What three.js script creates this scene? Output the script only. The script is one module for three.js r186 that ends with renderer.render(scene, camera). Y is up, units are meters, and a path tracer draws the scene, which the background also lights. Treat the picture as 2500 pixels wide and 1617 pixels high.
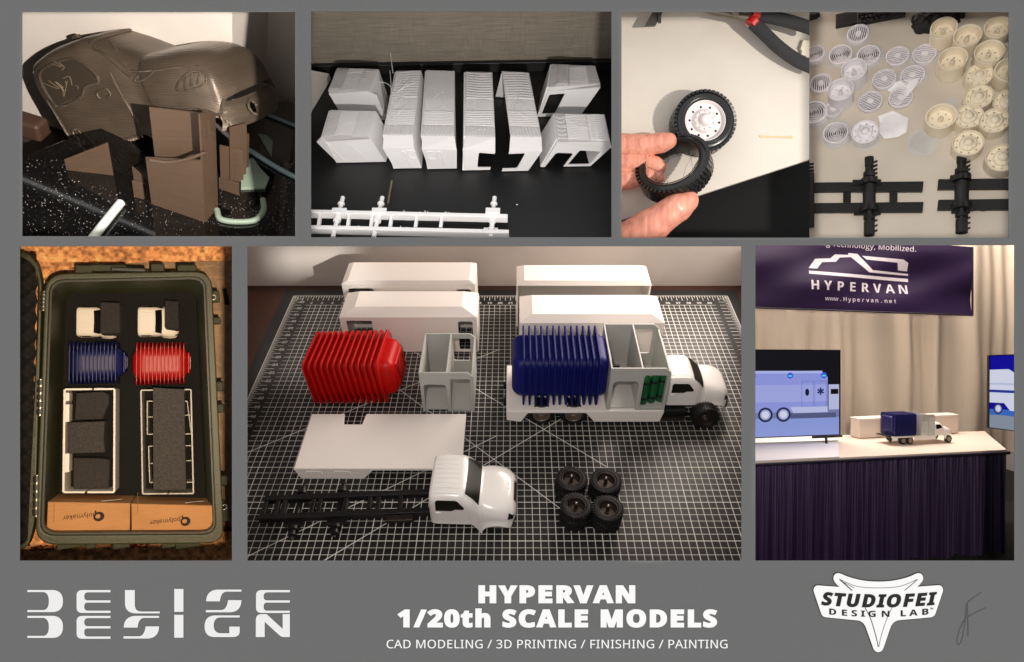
import * as THREE from 'three';
import { RoundedBoxGeometry } from 'three/addons/geometries/RoundedBoxGeometry.js';
import { TextGeometry } from 'three/addons/geometries/TextGeometry.js';
import { FontLoader } from 'three/addons/loaders/FontLoader.js';
import { mergeGeometries, mergeVertices, toCreasedNormals } from 'three/addons/utils/BufferGeometryUtils.js';
import { RectAreaLightUniformsLib } from 'three/addons/lights/RectAreaLightUniformsLib.js';

// ---------------------------------------------------------------- camera, surroundings, lamps, exposure
const scene = new THREE.Scene();
const FOV = 54, F = 808.5 / Math.tan(FOV * Math.PI / 360), D = F / 1000;   // the board is 2.5 m wide, one millimetre to a reference pixel
const camera = new THREE.PerspectiveCamera(FOV, 2500 / 1617, 0.05, 30);
camera.position.set(0, 0, D); camera.lookAt(0, 0, 0);
scene.background = new THREE.Color().setRGB(0.98, 0.97, 0.96);              // even studio light round the board
const renderer = new THREE.WebGLRenderer({ antialias: true });
renderer.setSize(1024, 662);
renderer.toneMapping = THREE.LinearToneMapping;
renderer.toneMappingExposure = 1;
renderer.shadowMap.enabled = true;
RectAreaLightUniformsLib.init();
function spot(x, y, z, tx, ty, tz, color, intensity, degrees, penumbra = 0.3, radius = 1) {
  const l = new THREE.SpotLight(color, intensity, 0, degrees * Math.PI / 180, penumbra, 2);
  l.position.set(x, y, z); l.target.position.set(tx, ty, tz);
  l.castShadow = true; l.shadow.radius = radius; scene.add(l); scene.add(l.target);
  return l;
}
function area(x, y, z, tx, ty, tz, w, h, color, intensity) {
  const l = new THREE.RectAreaLight(color, intensity, w, h);
  l.position.set(x, y, z); l.lookAt(tx, ty, tz); scene.add(l);
  return l;
}
// added spotlight with an unseen mask plate that keeps its beam inside the given corners
function maskedBeam(q, corners, color, intensity, radius = 0.15, k = 0.2) {
  const Q = new THREE.Vector3(...q), C = corners.map(([x, y]) => new THREE.Vector3((x - 1250) / 1000, (808.5 - y) / 1000, 0));
  const mid = C.reduce((a, b) => a.clone().add(b)).multiplyScalar(1 / C.length), ax = mid.clone().sub(Q), dist = ax.length(); ax.normalize();
  const ex = new THREE.Vector3(0, 1, 0).cross(ax).normalize(), ey = ax.clone().cross(ex).normalize(), o = Q.clone().addScaledVector(ax, dist * k);
  const pts = C.map((c) => { const d = c.clone().sub(Q); d.multiplyScalar(dist * k / d.dot(ax)); d.add(Q).sub(o); return new THREE.Vector2(d.dot(ex), d.dot(ey)); });
  const far = Math.max(...pts.map((p) => p.length())), s = far * 1.35 + 0.02;
  const sh = new THREE.Shape([[-s, -s], [s, -s], [s, s], [-s, s]].map((p) => new THREE.Vector2(...p))); sh.holes.push(new THREE.Path(pts));
  const g = new THREE.ExtrudeGeometry(sh, { depth: 0.002, bevelEnabled: false });
  const m = new THREE.Mesh(g, new THREE.MeshStandardMaterial({ color: 0x777777, roughness: 0.9, side: THREE.DoubleSide }));
  m.name = 'window_shutter' + (maskedBeam.n ? '_' + String(maskedBeam.n).padStart(3, '0') : ''); maskedBeam.n = (maskedBeam.n ?? 0) + 1;
  m.userData = { kind: 'structure' }; m.applyMatrix4(new THREE.Matrix4().makeBasis(ex, ey, ax).setPosition(o)); scene.add(m);
  spot(...q, mid.x, mid.y, mid.z, color, intensity, Math.atan((far + 0.01) / (dist * k)) * 180 / Math.PI + 1, 0, radius);
}
const frame = (x0, y0, x1, y1) => [[x0, y0], [x1, y0], [x1, y1], [x0, y1]];
// cutting mat bay
area(0.95, 1.5, -1.25, 0.1, -0.3, -1.25, 1.3, 0.55, new THREE.Color(1, 0.84, 0.75), 17);
area(-1.25, 1.3, -1.25, -0.2, -0.3, -1.2, 0.5, 0.5, new THREE.Color(1, 0.84, 0.75), 18);
maskedBeam([2.5, -1.39, 3.1], [[1390, 1040], [1680, 1030], [1640, 1140], [1440, 1160]], new THREE.Color(1, 0.95, 0.88), 110, 0.6);
maskedBeam([-0.15, 0.2, 1.75], frame(608, 606, 1806, 1365), new THREE.Color(1, 0.86, 0.78), 8, 0.05, 0.07);
// raw prints, wheel, rims, brown cab, case
maskedBeam([0.12, -0.5, 1.8], frame(763, 33, 1489, 575), new THREE.Color(1, 0.95, 0.9), 8, 0.04, 0.07);
maskedBeam([2.4, -0.3, 2.6], frame(1521, 33, 2130, 577), new THREE.Color(1, 0.93, 0.84), 29);
maskedBeam([-0.12, 0.0, 1.75], frame(1985, 33, 2460, 577), new THREE.Color(1, 0.94, 0.87), 10.5, 0.05, 0.07);
maskedBeam([0.62, -0.18, 1.85], frame(57, 33, 717, 573), new THREE.Color(1, 0.94, 0.87), 44, 0.04, 0.07);
maskedBeam([0.14, -0.1, 1.75], frame(52, 606, 562, 1365), new THREE.Color(1, 0.74, 0.48), 19, 0.04, 0.07);
// show booth
maskedBeam([0.1, 0.25, 1.75], frame(1849, 604, 2473, 1365), new THREE.Color(1, 0.9, 0.82), 7, 0.05, 0.07);
area(1.6, 1.0, -1.25, 1.45, -0.2, -1.1, 1.2, 0.6, new THREE.Color(1, 0.88, 0.78), 19);


// ---------------------------------------------------------------- helpers
let seed = 7;
const rnd = () => { seed = (seed * 1664525 + 1013904223) >>> 0; return seed / 4294967296; };
const rr = (a, b) => a + (b - a) * rnd();
const R = (d) => d * Math.PI / 180;
const V = (x, y, z) => new THREE.Vector3(x, y, z);
const V2 = (x, y) => new THREE.Vector2(x, y);
const EYE = V(0, 0, D);
const dirOf = (px, py) => V((px - 1250) / F, (808.5 - py) / F, -1);
const U = (px, py, zc) => dirOf(px, py).multiplyScalar(zc).add(EYE);        // a reference pixel at a depth, as a point

function hash(x, y) { const s = Math.sin(x * 127.1 + y * 311.7) * 43758.5453; return s - Math.floor(s); }
function vnoise(x, y, p) {                                                  // value noise that tiles every p cells
  const w = (a) => ((a % p) + p) % p, xi = Math.floor(x), yi = Math.floor(y), s = (t) => t * t * (3 - 2 * t);
  const u = s(x - xi), v = s(y - yi);
  const a = hash(w(xi), w(yi)), b = hash(w(xi + 1), w(yi)), c = hash(w(xi), w(yi + 1)), d = hash(w(xi + 1), w(yi + 1));
  return a + (b - a) * u + (c - a) * v + (a - b - c + d) * u * v;
}
const fbm = (u, v, f = 8, o = 4) => { let s = 0, a = 0.5, t = 0; for (let i = 0; i < o; i++) { s += a * vnoise(u * f, v * f, f); t += a; a *= 0.5; f *= 2; } return s / t; };
function tex(n, fn, colour = true, m = n) {
  const d = new Uint8Array(n * m * 4);
  for (let j = 0; j < m; j++) for (let i = 0; i < n; i++) {
    const c = fn(i / n, j / m), k = (j * n + i) * 4, a = Array.isArray(c) ? c : [c, c, c];
    for (let q = 0; q < 3; q++) d[k + q] = Math.max(0, Math.min(255, a[q] * 255));
    d[k + 3] = 255;
  }
  const t = new THREE.DataTexture(d, n, m);
  t.wrapS = t.wrapT = THREE.RepeatWrapping; t.magFilter = THREE.LinearFilter; t.minFilter = THREE.LinearMipmapLinearFilter; t.generateMipmaps = true;
  if (colour) t.colorSpace = THREE.SRGBColorSpace;
  t.needsUpdate = true;
  return t;
}
function rep(t, x, y = x) { const c = t.clone(); c.repeat.set(x, y); c.needsUpdate = true; return c; }
const mat = (color, roughness = 0.6, o = {}) => new THREE.MeshStandardMaterial({ color, roughness, side: THREE.DoubleSide, ...o });
const phys = (color, roughness = 0.5, o = {}) => new THREE.MeshPhysicalMaterial({ color, roughness, side: THREE.DoubleSide, ...o });

const used = new Map();
function numbered(n) { const k = used.get(n) ?? 0; used.set(n, k + 1); return k ? `${n}_${String(k).padStart(3, '0')}` : n; }
function tag(o, label, category, group) { o.userData = { label, category }; if (group) o.userData.group = group; return o; }
function thing(name, label, category, group) { const g = new THREE.Group(); g.name = numbered(name); scene.add(g); return tag(g, label, category, group); }
function part(parent, name, geo, m, p, r) {
  const o = new THREE.Mesh(geo, m); o.name = name; o.castShadow = o.receiveShadow = true;
  if (p) o.position.set(...p);
  if (r) o.rotation.set(...r);
  parent.add(o); return o;
}
function solo(name, geo, m, label, category, group) { const o = part(scene, numbered(name), geo, m); return tag(o, label, category, group); }
function struct(name, geo, m) { const o = part(scene, numbered(name), geo, m); o.userData = { kind: 'structure' }; return o; }
function copy(o, label, group) { const c = o.clone(); c.name = numbered(o.name.replace(/_\d+$/, '')); scene.add(c); c.userData = { ...o.userData }; if (label) c.userData.label = label; if (group) c.userData.group = group; return c; }

const merge = (a) => mergeGeometries(a.map((g) => { g = g.index ? g.toNonIndexed() : g; for (const k of Object.keys(g.attributes)) if (!['position', 'normal', 'uv'].includes(k)) g.deleteAttribute(k); if (!g.attributes.uv) g.setAttribute('uv', new THREE.Float32BufferAttribute(new Float32Array(g.attributes.position.count * 2), 2)); return g; }));
const move = (g, x, y, z) => g.translate(x, y, z);
const box = (w, h, d, x = 0, y = 0, z = 0) => new THREE.BoxGeometry(w, h, d).translate(x, y, z);
const rbox = (w, h, d, r = 0.004, x = 0, y = 0, z = 0, s = 3) => new RoundedBoxGeometry(w, h, d, s, Math.min(r, w * 0.49, h * 0.49, d * 0.49)).translate(x, y, z);
const cyl = (r0, r1, h, n = 32, x = 0, y = 0, z = 0) => new THREE.CylinderGeometry(r0, r1, h, n).translate(x, y, z);
const lathe = (pts, n = 48) => new THREE.LatheGeometry(pts.map((p) => V2(p[0], p[1])), n);
const shape = (pts, holes = []) => { const s = new THREE.Shape(pts.map((p) => V2(p[0], p[1]))); for (const h of holes) s.holes.push(new THREE.Path(h.map((p) => V2(p[0], p[1])))); return s; };
const ext = (s, depth, bevel = 0, seg = 2, cs = 12) => new THREE.ExtrudeGeometry(s, bevel ? { depth, bevelEnabled: true, bevelSize: bevel, bevelThickness: bevel, bevelOffset: -bevel, bevelSegments: seg, curveSegments: cs } : { depth, bevelEnabled: false, curveSegments: cs });
const tube = (pts, r, n = 24, rs = 8) => new THREE.TubeGeometry(new THREE.CatmullRomCurve3(pts.map((p) => p.isVector3 ? p : V(...p))), n, r, rs);
function rod(a, b, r, n = 10) { const d = b.clone().sub(a), g = new THREE.CylinderGeometry(r, r, d.length(), n); g.applyQuaternion(new THREE.Quaternion().setFromUnitVectors(V(0, 1, 0), d.normalize())); return g.translate(...a.clone().add(b).multiplyScalar(0.5).toArray()); }
function rrect(x0, y0, x1, y1, r, n = 5) {                                   // outline of a rectangle with round corners
  const o = [], c = [[x1 - r, y0 + r, -90], [x1 - r, y1 - r, 0], [x0 + r, y1 - r, 90], [x0 + r, y0 + r, 180]];
  for (const [x, y, a] of c) for (let i = 0; i <= n; i++) { const t = R(a + 90 * i / n); o.push([x + r * Math.cos(t), y + r * Math.sin(t)]); }
  return o;
}
function buv(g, s = 1) {                                                     // texture coordinates in metres, by the way a face points
  g = g.index ? g.toNonIndexed() : g;
  const p = g.attributes.position, n = g.attributes.normal, uv = new Float32Array(p.count * 2);
  for (let i = 0; i < p.count; i += 3) {
    const a = [0, 0, 0];
    for (let k = 0; k < 3; k++) { a[0] += Math.abs(n.getX(i + k)); a[1] += Math.abs(n.getY(i + k)); a[2] += Math.abs(n.getZ(i + k)); }
    const ax = a[0] > a[1] && a[0] > a[2] ? 0 : a[1] > a[2] ? 1 : 2;
    for (let k = 0; k < 3; k++) {
      const x = p.getX(i + k), y = p.getY(i + k), z = p.getZ(i + k);
      uv[(i + k) * 2] = (ax === 0 ? z : x) / s; uv[(i + k) * 2 + 1] = (ax === 1 ? z : y) / s;
    }
  }
  g.setAttribute('uv', new THREE.BufferAttribute(uv, 2));
  return g;
}
function quad(a, b, c, d, s = 1) {                                           // a flat sheet through four points (a b along the bottom), uv in metres
  const g = new THREE.BufferGeometry(), w = a.distanceTo(b), h = a.distanceTo(d), w2 = d.distanceTo(c);
  g.setAttribute('position', new THREE.Float32BufferAttribute([a, b, c, d].flatMap((v) => v.toArray()), 3));
  g.setAttribute('uv', new THREE.Float32BufferAttribute([0, 0, w / s, 0, w2 / s, h / s, 0, h / s], 2));
  g.setIndex([0, 1, 2, 0, 2, 3]); g.computeVertexNormals();
  return g;
}
function gridGeo(nu, nv, fn) {
  const p = [], uv = [], ix = [];
  for (let j = 0; j <= nv; j++) for (let i = 0; i <= nu; i++) { const q = fn(i / nu, j / nv); p.push(q.x ?? q[0], q.y ?? q[1], q.z ?? q[2]); uv.push(i / nu, j / nv); }
  for (let j = 0; j < nv; j++) for (let i = 0; i < nu; i++) { const a = j * (nu + 1) + i, b = a + 1, c = a + nu + 2, d = a + nu + 1; ix.push(a, b, c, a, c, d); }
  const g = new THREE.BufferGeometry();
  g.setAttribute('position', new THREE.Float32BufferAttribute(p, 3)); g.setAttribute('uv', new THREE.Float32BufferAttribute(uv, 2));
  g.setIndex(ix); g.computeVertexNormals();
  return g;
}
function clip(geo, n, c) {                                                   // keep the side of a plane where n.p > c
  const g = geo.index ? geo.toNonIndexed() : geo, p = g.attributes.position, q = g.attributes.normal, t = g.attributes.uv, P = [], N = [], T = [];
  const at = (i) => ({ p: V().fromBufferAttribute(p, i), n: V().fromBufferAttribute(q, i), t: t ? [t.getX(i), t.getY(i)] : [0, 0] });
  const mix = (a, b, k) => ({ p: a.p.clone().lerp(b.p, k), n: a.n.clone().lerp(b.n, k), t: [a.t[0] + (b.t[0] - a.t[0]) * k, a.t[1] + (b.t[1] - a.t[1]) * k] });
  for (let i = 0; i < p.count; i += 3) {
    const v = [at(i), at(i + 1), at(i + 2)], o = [];
    for (let k = 0; k < 3; k++) {
      const a = v[k], b = v[(k + 1) % 3], da = n.dot(a.p) - c, db = n.dot(b.p) - c;
      if (da >= 0) o.push(a);
      if (da >= 0 !== db >= 0) o.push(mix(a, b, da / (da - db)));
    }
    for (let k = 1; k + 1 < o.length; k++) for (const w of [o[0], o[k], o[k + 1]]) { P.push(...w.p.toArray()); N.push(...w.n.toArray()); T.push(...w.t); }
  }
  const r = new THREE.BufferGeometry();
  r.setAttribute('position', new THREE.Float32BufferAttribute(P, 3)); r.setAttribute('normal', new THREE.Float32BufferAttribute(N, 3)); r.setAttribute('uv', new THREE.Float32BufferAttribute(T, 2));
  return r;
}

function within(g, x0, y0, x1, y1) {                                          // saw a sheet off where the partitions of its bay stand
  const a = (x0 - 1250) / F, b = (x1 - 1250) / F, c = (808.5 - y0) / F, d = (808.5 - y1) / F;
  for (const n of [V(1, 0, a), V(-1, 0, -b), V(0, -1, -c), V(0, 1, d)]) g = clip(g, n, n.z * D);
  return g;
}

// a display bay: a plane with its own origin and axes on which its things stand
class Bay {
  constructor(cx, cy, zc, fwd, right, ref = [0, 0, 1]) {
    this.O = U(cx, cy, zc); this.fwd = fwd.clone().normalize();
    this.right = right.clone().addScaledVector(this.fwd, -right.dot(this.fwd)).normalize();
    this.n = V().crossVectors(this.right, this.fwd).normalize();
    this.q = new THREE.Quaternion().setFromRotationMatrix(new THREE.Matrix4().makeBasis(this.right, this.n, this.fwd.clone().negate()));
    this.qi = this.q.clone().invert(); this.ref = ref;
  }
  px(x, y) { return [this.ref[0] + x / this.ref[2], this.ref[1] + y / this.ref[2]]; }
  at(x, y, h = 0) { const [a, b] = this.px(x, y), d = dirOf(a, b), t = (this.n.dot(this.O) + h - this.n.dot(EYE)) / this.n.dot(d); return d.multiplyScalar(t).add(EYE); }
  loc(x, y, h = 0) { const p = this.at(x, y, h).sub(this.O).applyQuaternion(this.qi); return p; }
  W(x, y, z) { return V(x, y, z).applyQuaternion(this.q).add(this.O); }
  locZ(x, y, lz) { const [a, b] = this.px(x, y), d = dirOf(a, b), m = this.fwd, t = (m.dot(this.O) - lz - m.dot(EYE)) / m.dot(d); return d.multiplyScalar(t).add(EYE).sub(this.O).applyQuaternion(this.qi); }
  hgt(lx, lz, y) { const w = this.W(lx, 0, lz), k = (808.5 - this.px(0, y)[1]) / F; return (k * (D - w.z) - w.y) / (this.n.y + k * this.n.z); }
  unit(x, y, h = 0) { return (D - this.at(x, y, h).z) / F / this.ref[2]; }      // metres to a reference pixel there
  put(o, lx, ly, lz, yaw = 0, e) {
    o.position.copy(this.W(lx, ly, lz)); o.quaternion.copy(this.q).multiply(new THREE.Quaternion().setFromEuler(e ?? new THREE.Euler(0, yaw, 0))); return o;
  }
  set(o, x, y, h = 0, yaw = 0, e) { const p = this.loc(x, y, h); return this.put(o, p.x, h, p.z, yaw, e); }
  geo(g, lx = 0, ly = 0, lz = 0) { return g.applyMatrix4(new THREE.Matrix4().compose(this.W(lx, ly, lz), this.q, V(1, 1, 1))); }
}

// ---------------------------------------------------------------- the board with its openings, and the added light baffles that enclose its bays
const fontBold = await new FontLoader().loadAsync('fonts/droid/droid_sans_bold.typeface.json');
const fontSans = await new FontLoader().loadAsync('fonts/droid/droid_sans_regular.typeface.json');
const wx = (px) => (px - 1250) / 1000, wy = (py) => (808.5 - py) / 1000;
const HOLES = [[53, 29, 720.5, 577], [759, 28, 1493, 579.5], [1517.5, 29, 2464, 580.5], [47.5, 601.5, 566, 1369.5], [603.5, 601.5, 1810.5, 1369.5], [1844.5, 599, 2477.5, 1369.5]];
{
  const rect = (x0, y0, x1, y1) => [[wx(x0), wy(y0)], [wx(x1), wy(y0)], [wx(x1), wy(y1)], [wx(x0), wy(y1)]];
  const g = ext(shape([[-2.95, -1.5], [2.95, -1.5], [2.95, 1.7], [-2.95, 1.7]], HOLES.map((h) => rect(...h))), 0.0016).translate(0, 0, -0.0016);
  const grain = tex(256, (u, v) => 0.985 + 0.03 * (hash(u * 256, v * 256) - 0.5));
  struct('display_board', buv(g, 0.3), mat(new THREE.Color().setRGB(0.158, 0.158, 0.159), 0.95, { map: grain }));
}
const bafflePaint = mat(new THREE.Color().setRGB(0.4, 0.39, 0.38), 0.95);
function slab(a, b, c, d, t) {                                               // a board between four corners
  const n = b.clone().sub(a).cross(d.clone().sub(a)).normalize().multiplyScalar(t / 2), P = [a, b, c, d], p = [];
  const f = (q) => p.push(q[0], q[1], q[2], q[0], q[2], q[3]), lo = P.map((v) => v.clone().sub(n)), hi = P.map((v) => v.clone().add(n));
  f(hi); f([lo[3], lo[2], lo[1], lo[0]]);
  for (let i = 0; i < 4; i++) { const j = (i + 1) % 4; f([lo[i], lo[j], hi[j], hi[i]]); }
  const g = new THREE.BufferGeometry(); g.setAttribute('position', new THREE.Float32BufferAttribute(p.flatMap((v) => v.toArray()), 3)); g.computeVertexNormals();
  return g;
}
{
  const z0 = D + 0.004;  // unseen walls added to keep the light of each bay apart
  const vert = (px, y0, y1, z1) => struct('partition', slab(U(px, y0, z0), U(px, y0, z1), U(px, y1, z1), U(px, y1, z0), 0.005), bafflePaint);
  const flat = (py, x0, x1, z1) => struct('partition', slab(U(x0, py, z0), U(x1, py, z0), U(x1, py, z1), U(x0, py, z1), 0.005), bafflePaint);
  vert(740, -880, 586, 3.0); vert(1505.5, -880, 586, 2.6); flat(590, -800, 736, 3.0); flat(590, 744, 3300, 2.5);
  vert(585, 595, 2200, 3.9); vert(1827.5, 595, 2200, 3.9);
  const wall = (n, w, h, d, x, y, z) => struct(n, box(w, h, d, x, y, z), bafflePaint);
  wall('partition', 3.5, 1.33, 0.01, 1.15, 1.02, -0.9);
  wall('cabinet_wall', 6, 4.6, 0.02, 0, 0, -2.9); wall('cabinet_wall', 0.02, 4.6, 2.89, -2.96, 0, -1.448); wall('cabinet_wall', 0.02, 4.6, 2.89, 2.96, 0, -1.448);
  wall('cabinet_ceiling', 5.88, 0.02, 2.86, 0, 1.69, -1.45); wall('cabinet_floor', 5.88, 0.02, 2.86, 0, -1.99, -1.45);
  wall('cabinet_wall', 5.88, 0.5, 0.01, 0, -1.75, -0.006);
}
// ---------------------------------------------------------------- writing on the board
const white = mat(0xffffff, 0.9), offWhite = mat(0xf1f1f1, 0.9), inkBlack = mat(0x141414, 0.8);
function lineOfText(name, str, font, m, label, x0, x1, top, bottom, fat) {   // letters between x0 and x1, capitals from top to bottom (pixels)
  const t = thing(name, label, 'lettering');
  const cap = (bottom - top) / 1000, size = cap / 0.99, gs = [];
  let x = 0;
  const k = size / font.data.resolution;
  for (const ch of str) {
    const gl = font.data.glyphs[ch];
    if (ch !== ' ') gs.push([x, new TextGeometry(ch, { font, size, depth: 0.0006, curveSegments: 6, bevelEnabled: fat > 0, bevelThickness: 0.0004, bevelSize: fat, bevelSegments: 1 })]);
    x += gl.ha * k + fat * 1.6;
  }
  const first = gs[0][1]; first.computeBoundingBox(); const last = gs[gs.length - 1]; last[1].computeBoundingBox();
  const a = gs[0][0] + first.boundingBox.min.x, b = last[0] + last[1].boundingBox.max.x, sx = (x1 - x0) / 1000 / (b - a);
  let H = null; for (const [, g] of gs) { g.computeBoundingBox(); }
  H = gs[0][1].boundingBox.clone();                                                  // a capital letter or a figure sets the height
  const sy = cap / (H.max.y - H.min.y);
  for (const [gx, g] of gs) part(t, 'letter', g.translate(gx - a, -H.min.y, 0).scale(sx, sy, 1), m);
  t.position.set(wx(x0), wy(bottom), 0.0008);
}
lineOfText('title_lettering', 'HYPERVAN', fontBold, white, 'large bold white word HYPERVAN below the collage, on the grey board', 1168, 1551, 1429, 1473, 0.0026);
lineOfText('title_lettering', '1/20th SCALE MODELS', fontBold, white, 'bold white line reading 1/20th SCALE MODELS, under the word HYPERVAN', 970, 1751, 1488, 1532, 0.0026);
lineOfText('subtitle_lettering', 'CAD MODELING / 3D PRINTING / FINISHING / PAINTING', fontSans, white, 'thin white line reading CAD MODELING / 3D PRINTING / FINISHING / PAINTING', 944, 1776, 1562, 1583, 0);
{
  // two rows of wide cut letters
  const t = thing('studio_lettering', 'two rows of stencil-like pale letters reading DELISE over DESIGN', 'lettering');
  const zx = (x) => wx(x / 1.9048), zy = (y) => wy(1370 + y / 1.9048);
  const S = (dx, dy, ...subs) => part(t, 'letter', merge(subs.map((cmd) => {
    const s = new THREE.Shape();
    cmd.forEach((c, i) => c.length === 2 ? (i ? s.lineTo(zx(c[0] + dx), zy(c[1] + dy)) : s.moveTo(zx(c[0] + dx), zy(c[1] + dy))) : s.quadraticCurveTo(zx(c[0] + dx), zy(c[1] + dy), zx(c[2] + dx), zy(c[3] + dy)));
    return ext(s, 0.001, 0, 1, 10);
  })), offWhite, [0, 0, 0.0004]);
  const Dl = [[128, 135], [250, 135], [293, 140, 293, 186], [293, 233, 250, 237], [128, 237], [128, 228], [205, 228], [228, 222, 228, 186], [228, 150, 205, 144], [128, 144]];
  const El = [[382, 135], [514, 135], [514, 145], [408, 145], [392, 148, 392, 164], [392, 183, 408, 183], [514, 183], [514, 193], [408, 193], [392, 193, 392, 212], [392, 230, 408, 231], [514, 231], [514, 241], [382, 241], [357, 240, 357, 216], [357, 160], [357, 136, 382, 135]];
  const Ll = [[582, 135], [627, 135], [627, 205], [628, 235, 660, 235], [743, 235], [743, 243], [636, 243], [582, 243, 582, 195]];
  const Il = [[811, 130], [853, 130], [853, 236], [811, 236]];
  const Sl = [[[740, 255], [740, 264], [670, 264], [644, 266, 640, 309], [576, 309], [578, 258, 628, 255]], [[678, 304], [740, 304], [738, 358, 688, 360], [575, 360], [575, 350], [644, 350], [672, 350, 678, 304]]];
  const Gl = [[1000, 253], [1115, 253], [1115, 262], [1028, 262], [994, 262, 994, 300], [994, 336, 1030, 336], [1067, 336], [1067, 305], [1115, 305], [1115, 326], [1115, 353, 1082, 353], [1000, 353], [952, 353, 952, 304], [952, 254, 1000, 253]];
  const Nl = [[1190, 353], [1190, 276], [1190, 247, 1216, 247], [1240, 247], [1315, 316], [1315, 247], [1348, 247], [1348, 353], [1320, 353], [1308, 353, 1298, 343], [1231, 282], [1231, 353]];
  S(0, 0, Dl); S(0, 0, El); S(0, 0, Ll); S(0, 0, Il); S(383, -122, ...Sl); S(834, 0, El);
  S(0, 120, Dl); S(0, 120, El); S(0, 0, ...Sl); S(0, 120, Il); S(0, 0, Gl); S(0, 0, Nl);
}
{
  // the badge: a winged plate with a black rim
  const t = thing('studio_badge', 'white winged badge reading STUDIOFEI DESIGN LAB with black outline', 'badge');
  const q = (x, y) => [wx(1250 + x / 1.9048), wy(1370 + y / 1.9048)];
  const outline = (k) => {
    const s = new THREE.Shape(), c = (a, b, x, y) => s.quadraticCurveTo(...q(a, b), ...q(x, y)), l = (x, y) => s.lineTo(...q(x, y));
    s.moveTo(...q(1494, 82)); c(1494, 57, 1516, 56); c(1526, 56, 1545, 66); c(1620, 96, 1703, 95); c(1790, 96, 1862, 66); c(1880, 56, 1890, 56); c(1911, 58, 1911, 82); c(1910, 94, 1884, 119); l(1980, 112); c(2004, 112, 2003, 138); l(1968, 244); c(1962, 258, 1945, 261); l(1800, 274); c(1770, 278, 1758, 310); l(1727, 402); c(1720, 422, 1702, 423); c(1684, 422, 1678, 402); l(1646, 312); c(1634, 278, 1604, 275); l(1460, 261); c(1442, 258, 1437, 244); l(1402, 140); c(1400, 113, 1424, 113); l(1522, 120); c(1496, 98, 1494, 82);
    return s;
  };
  part(t, 'rim', new THREE.ExtrudeGeometry(outline(), { depth: 0.0006, bevelEnabled: true, bevelSize: 0.0016, bevelThickness: 0.0002, bevelSegments: 1 }), inkBlack, [0, 0, 0.0006]);
  part(t, 'plate', ext(outline(), 0.0008, 0, 1), white, [0, 0, 0.0012]);
  const grey = mat(0x6d6d6d, 0.8), line = (p, r, m = grey) => part(t, 'ridge_line', tube(p.map(([x, y]) => [...q(x, y), 0]), r, 24, 6).scale(1, 1, 0.4), m, [0, 0, 0.0021]);
  line([[1522, 84], [1600, 116], [1700, 124], [1805, 116], [1885, 84]], 0.0008); line([[1530, 92], [1590, 124]], 0.0007, inkBlack);
  line([[1522, 84], [1560, 118], [1580, 136]], 0.0014, inkBlack); line([[1885, 84], [1846, 118], [1824, 136]], 0.0011);
  line([[1640, 216], [1664, 262], [1690, 345], [1702, 398]], 0.0013); line([[1766, 216], [1744, 262], [1716, 345], [1704, 398]], 0.0008);
  const word = (str, x0, x1, y0, y1, fat, slant, curve) => {
    const n = str.length, gs = []; let x = 0; const size = 0.04;
    for (const ch of str) { if (ch !== ' ') gs.push([x, new TextGeometry(ch, { font: fontBold, size, depth: 0.0006, curveSegments: 5, bevelEnabled: fat > 0, bevelThickness: 0.0002, bevelSize: fat, bevelSegments: 1 })]); x += fontBold.data.glyphs[ch].ha * size / fontBold.data.resolution * (curve ? 1.45 : 1.08) + fat; }
    const g0 = gs[0][1]; g0.computeBoundingBox(); const gl = gs[gs.length - 1]; gl[1].computeBoundingBox();
    const a = gs[0][0] + g0.boundingBox.min.x, b = gl[0] + gl[1].boundingBox.max.x, [X0, Y1] = q(x0, y1), [X1, Y0] = q(x1, y0);
    const sx = (X1 - X0) / (b - a), sy = (Y0 - Y1) / 0.0286 / 1.4 * 1;
    for (const [gx, g] of gs) {
      g.translate(gx - a, 0, 0).scale(sx, sy, 1);
      const p = g.attributes.position; for (let i = 0; i < p.count; i++) { const u = p.getX(i) / (X1 - X0) * 2 - 1; p.setX(i, p.getX(i) + slant * p.getY(i)); p.setY(i, p.getY(i) + 0.006 * (u * u)); }
      part(t, 'letter', g, inkBlack, [X0, Y1 - 0.0045, 0.0021]);
    }
  };
  word('STUDIOFEI', 1436, 1962, 147, 204, 0.0016, 0.22, false);
  word('DESIGN LAB', 1474, 1935, 222, 250, 0, 0, true);
  // trade mark in tiny thin letters
  part(t, 'letter', new TextGeometry('TM', { font: fontSans, size: 0.0042, depth: 0.0005, curveSegments: 2 }), inkBlack, [...q(1942, 224), 0.0021]);
}
{
  // pen signature
  const t = thing('signature', 'faint dark pen signature of two looping letters beside the badge', 'signature');
  const pen = mat(0x565656, 0.9), q = (x, y) => V(wx(1250 + x / 1.9048), wy(1370 + y / 1.9048), 0);
  for (const [p, r] of [[[[2183, 146], [2118, 196], [2112, 228], [2104, 300], [2090, 372], [2075, 392], [2070, 372], [2082, 320], [2108, 270], [2150, 244], [2204, 217]], 0.0009], [[[2118, 196], [2120, 270], [2122, 350]], 0.0012], [[[2118, 196], [2106, 290]], 0.0012]])
    part(t, 'stroke', tube(p.map((a) => q(...a)), r, 60, 6).scale(1, 1, 0.3), pen, [0, 0, 0.0006]);
}

// ---------------------------------------------------------------- makers shared by several bays
const layerLines = tex(64, (u, v) => 0.5 + 0.35 * Math.sin(v * Math.PI * 2 * 16) + 0.15 * (hash(u * 64, v * 64) - 0.5), false);
const fineNoise = tex(256, (u, v) => 0.5 + 0.9 * (fbm(u, v, 32, 3) - 0.5), false);
const blotch = tex(256, (u, v) => 0.5 + 1.4 * (fbm(u, v, 5, 5) - 0.5), false);

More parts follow.
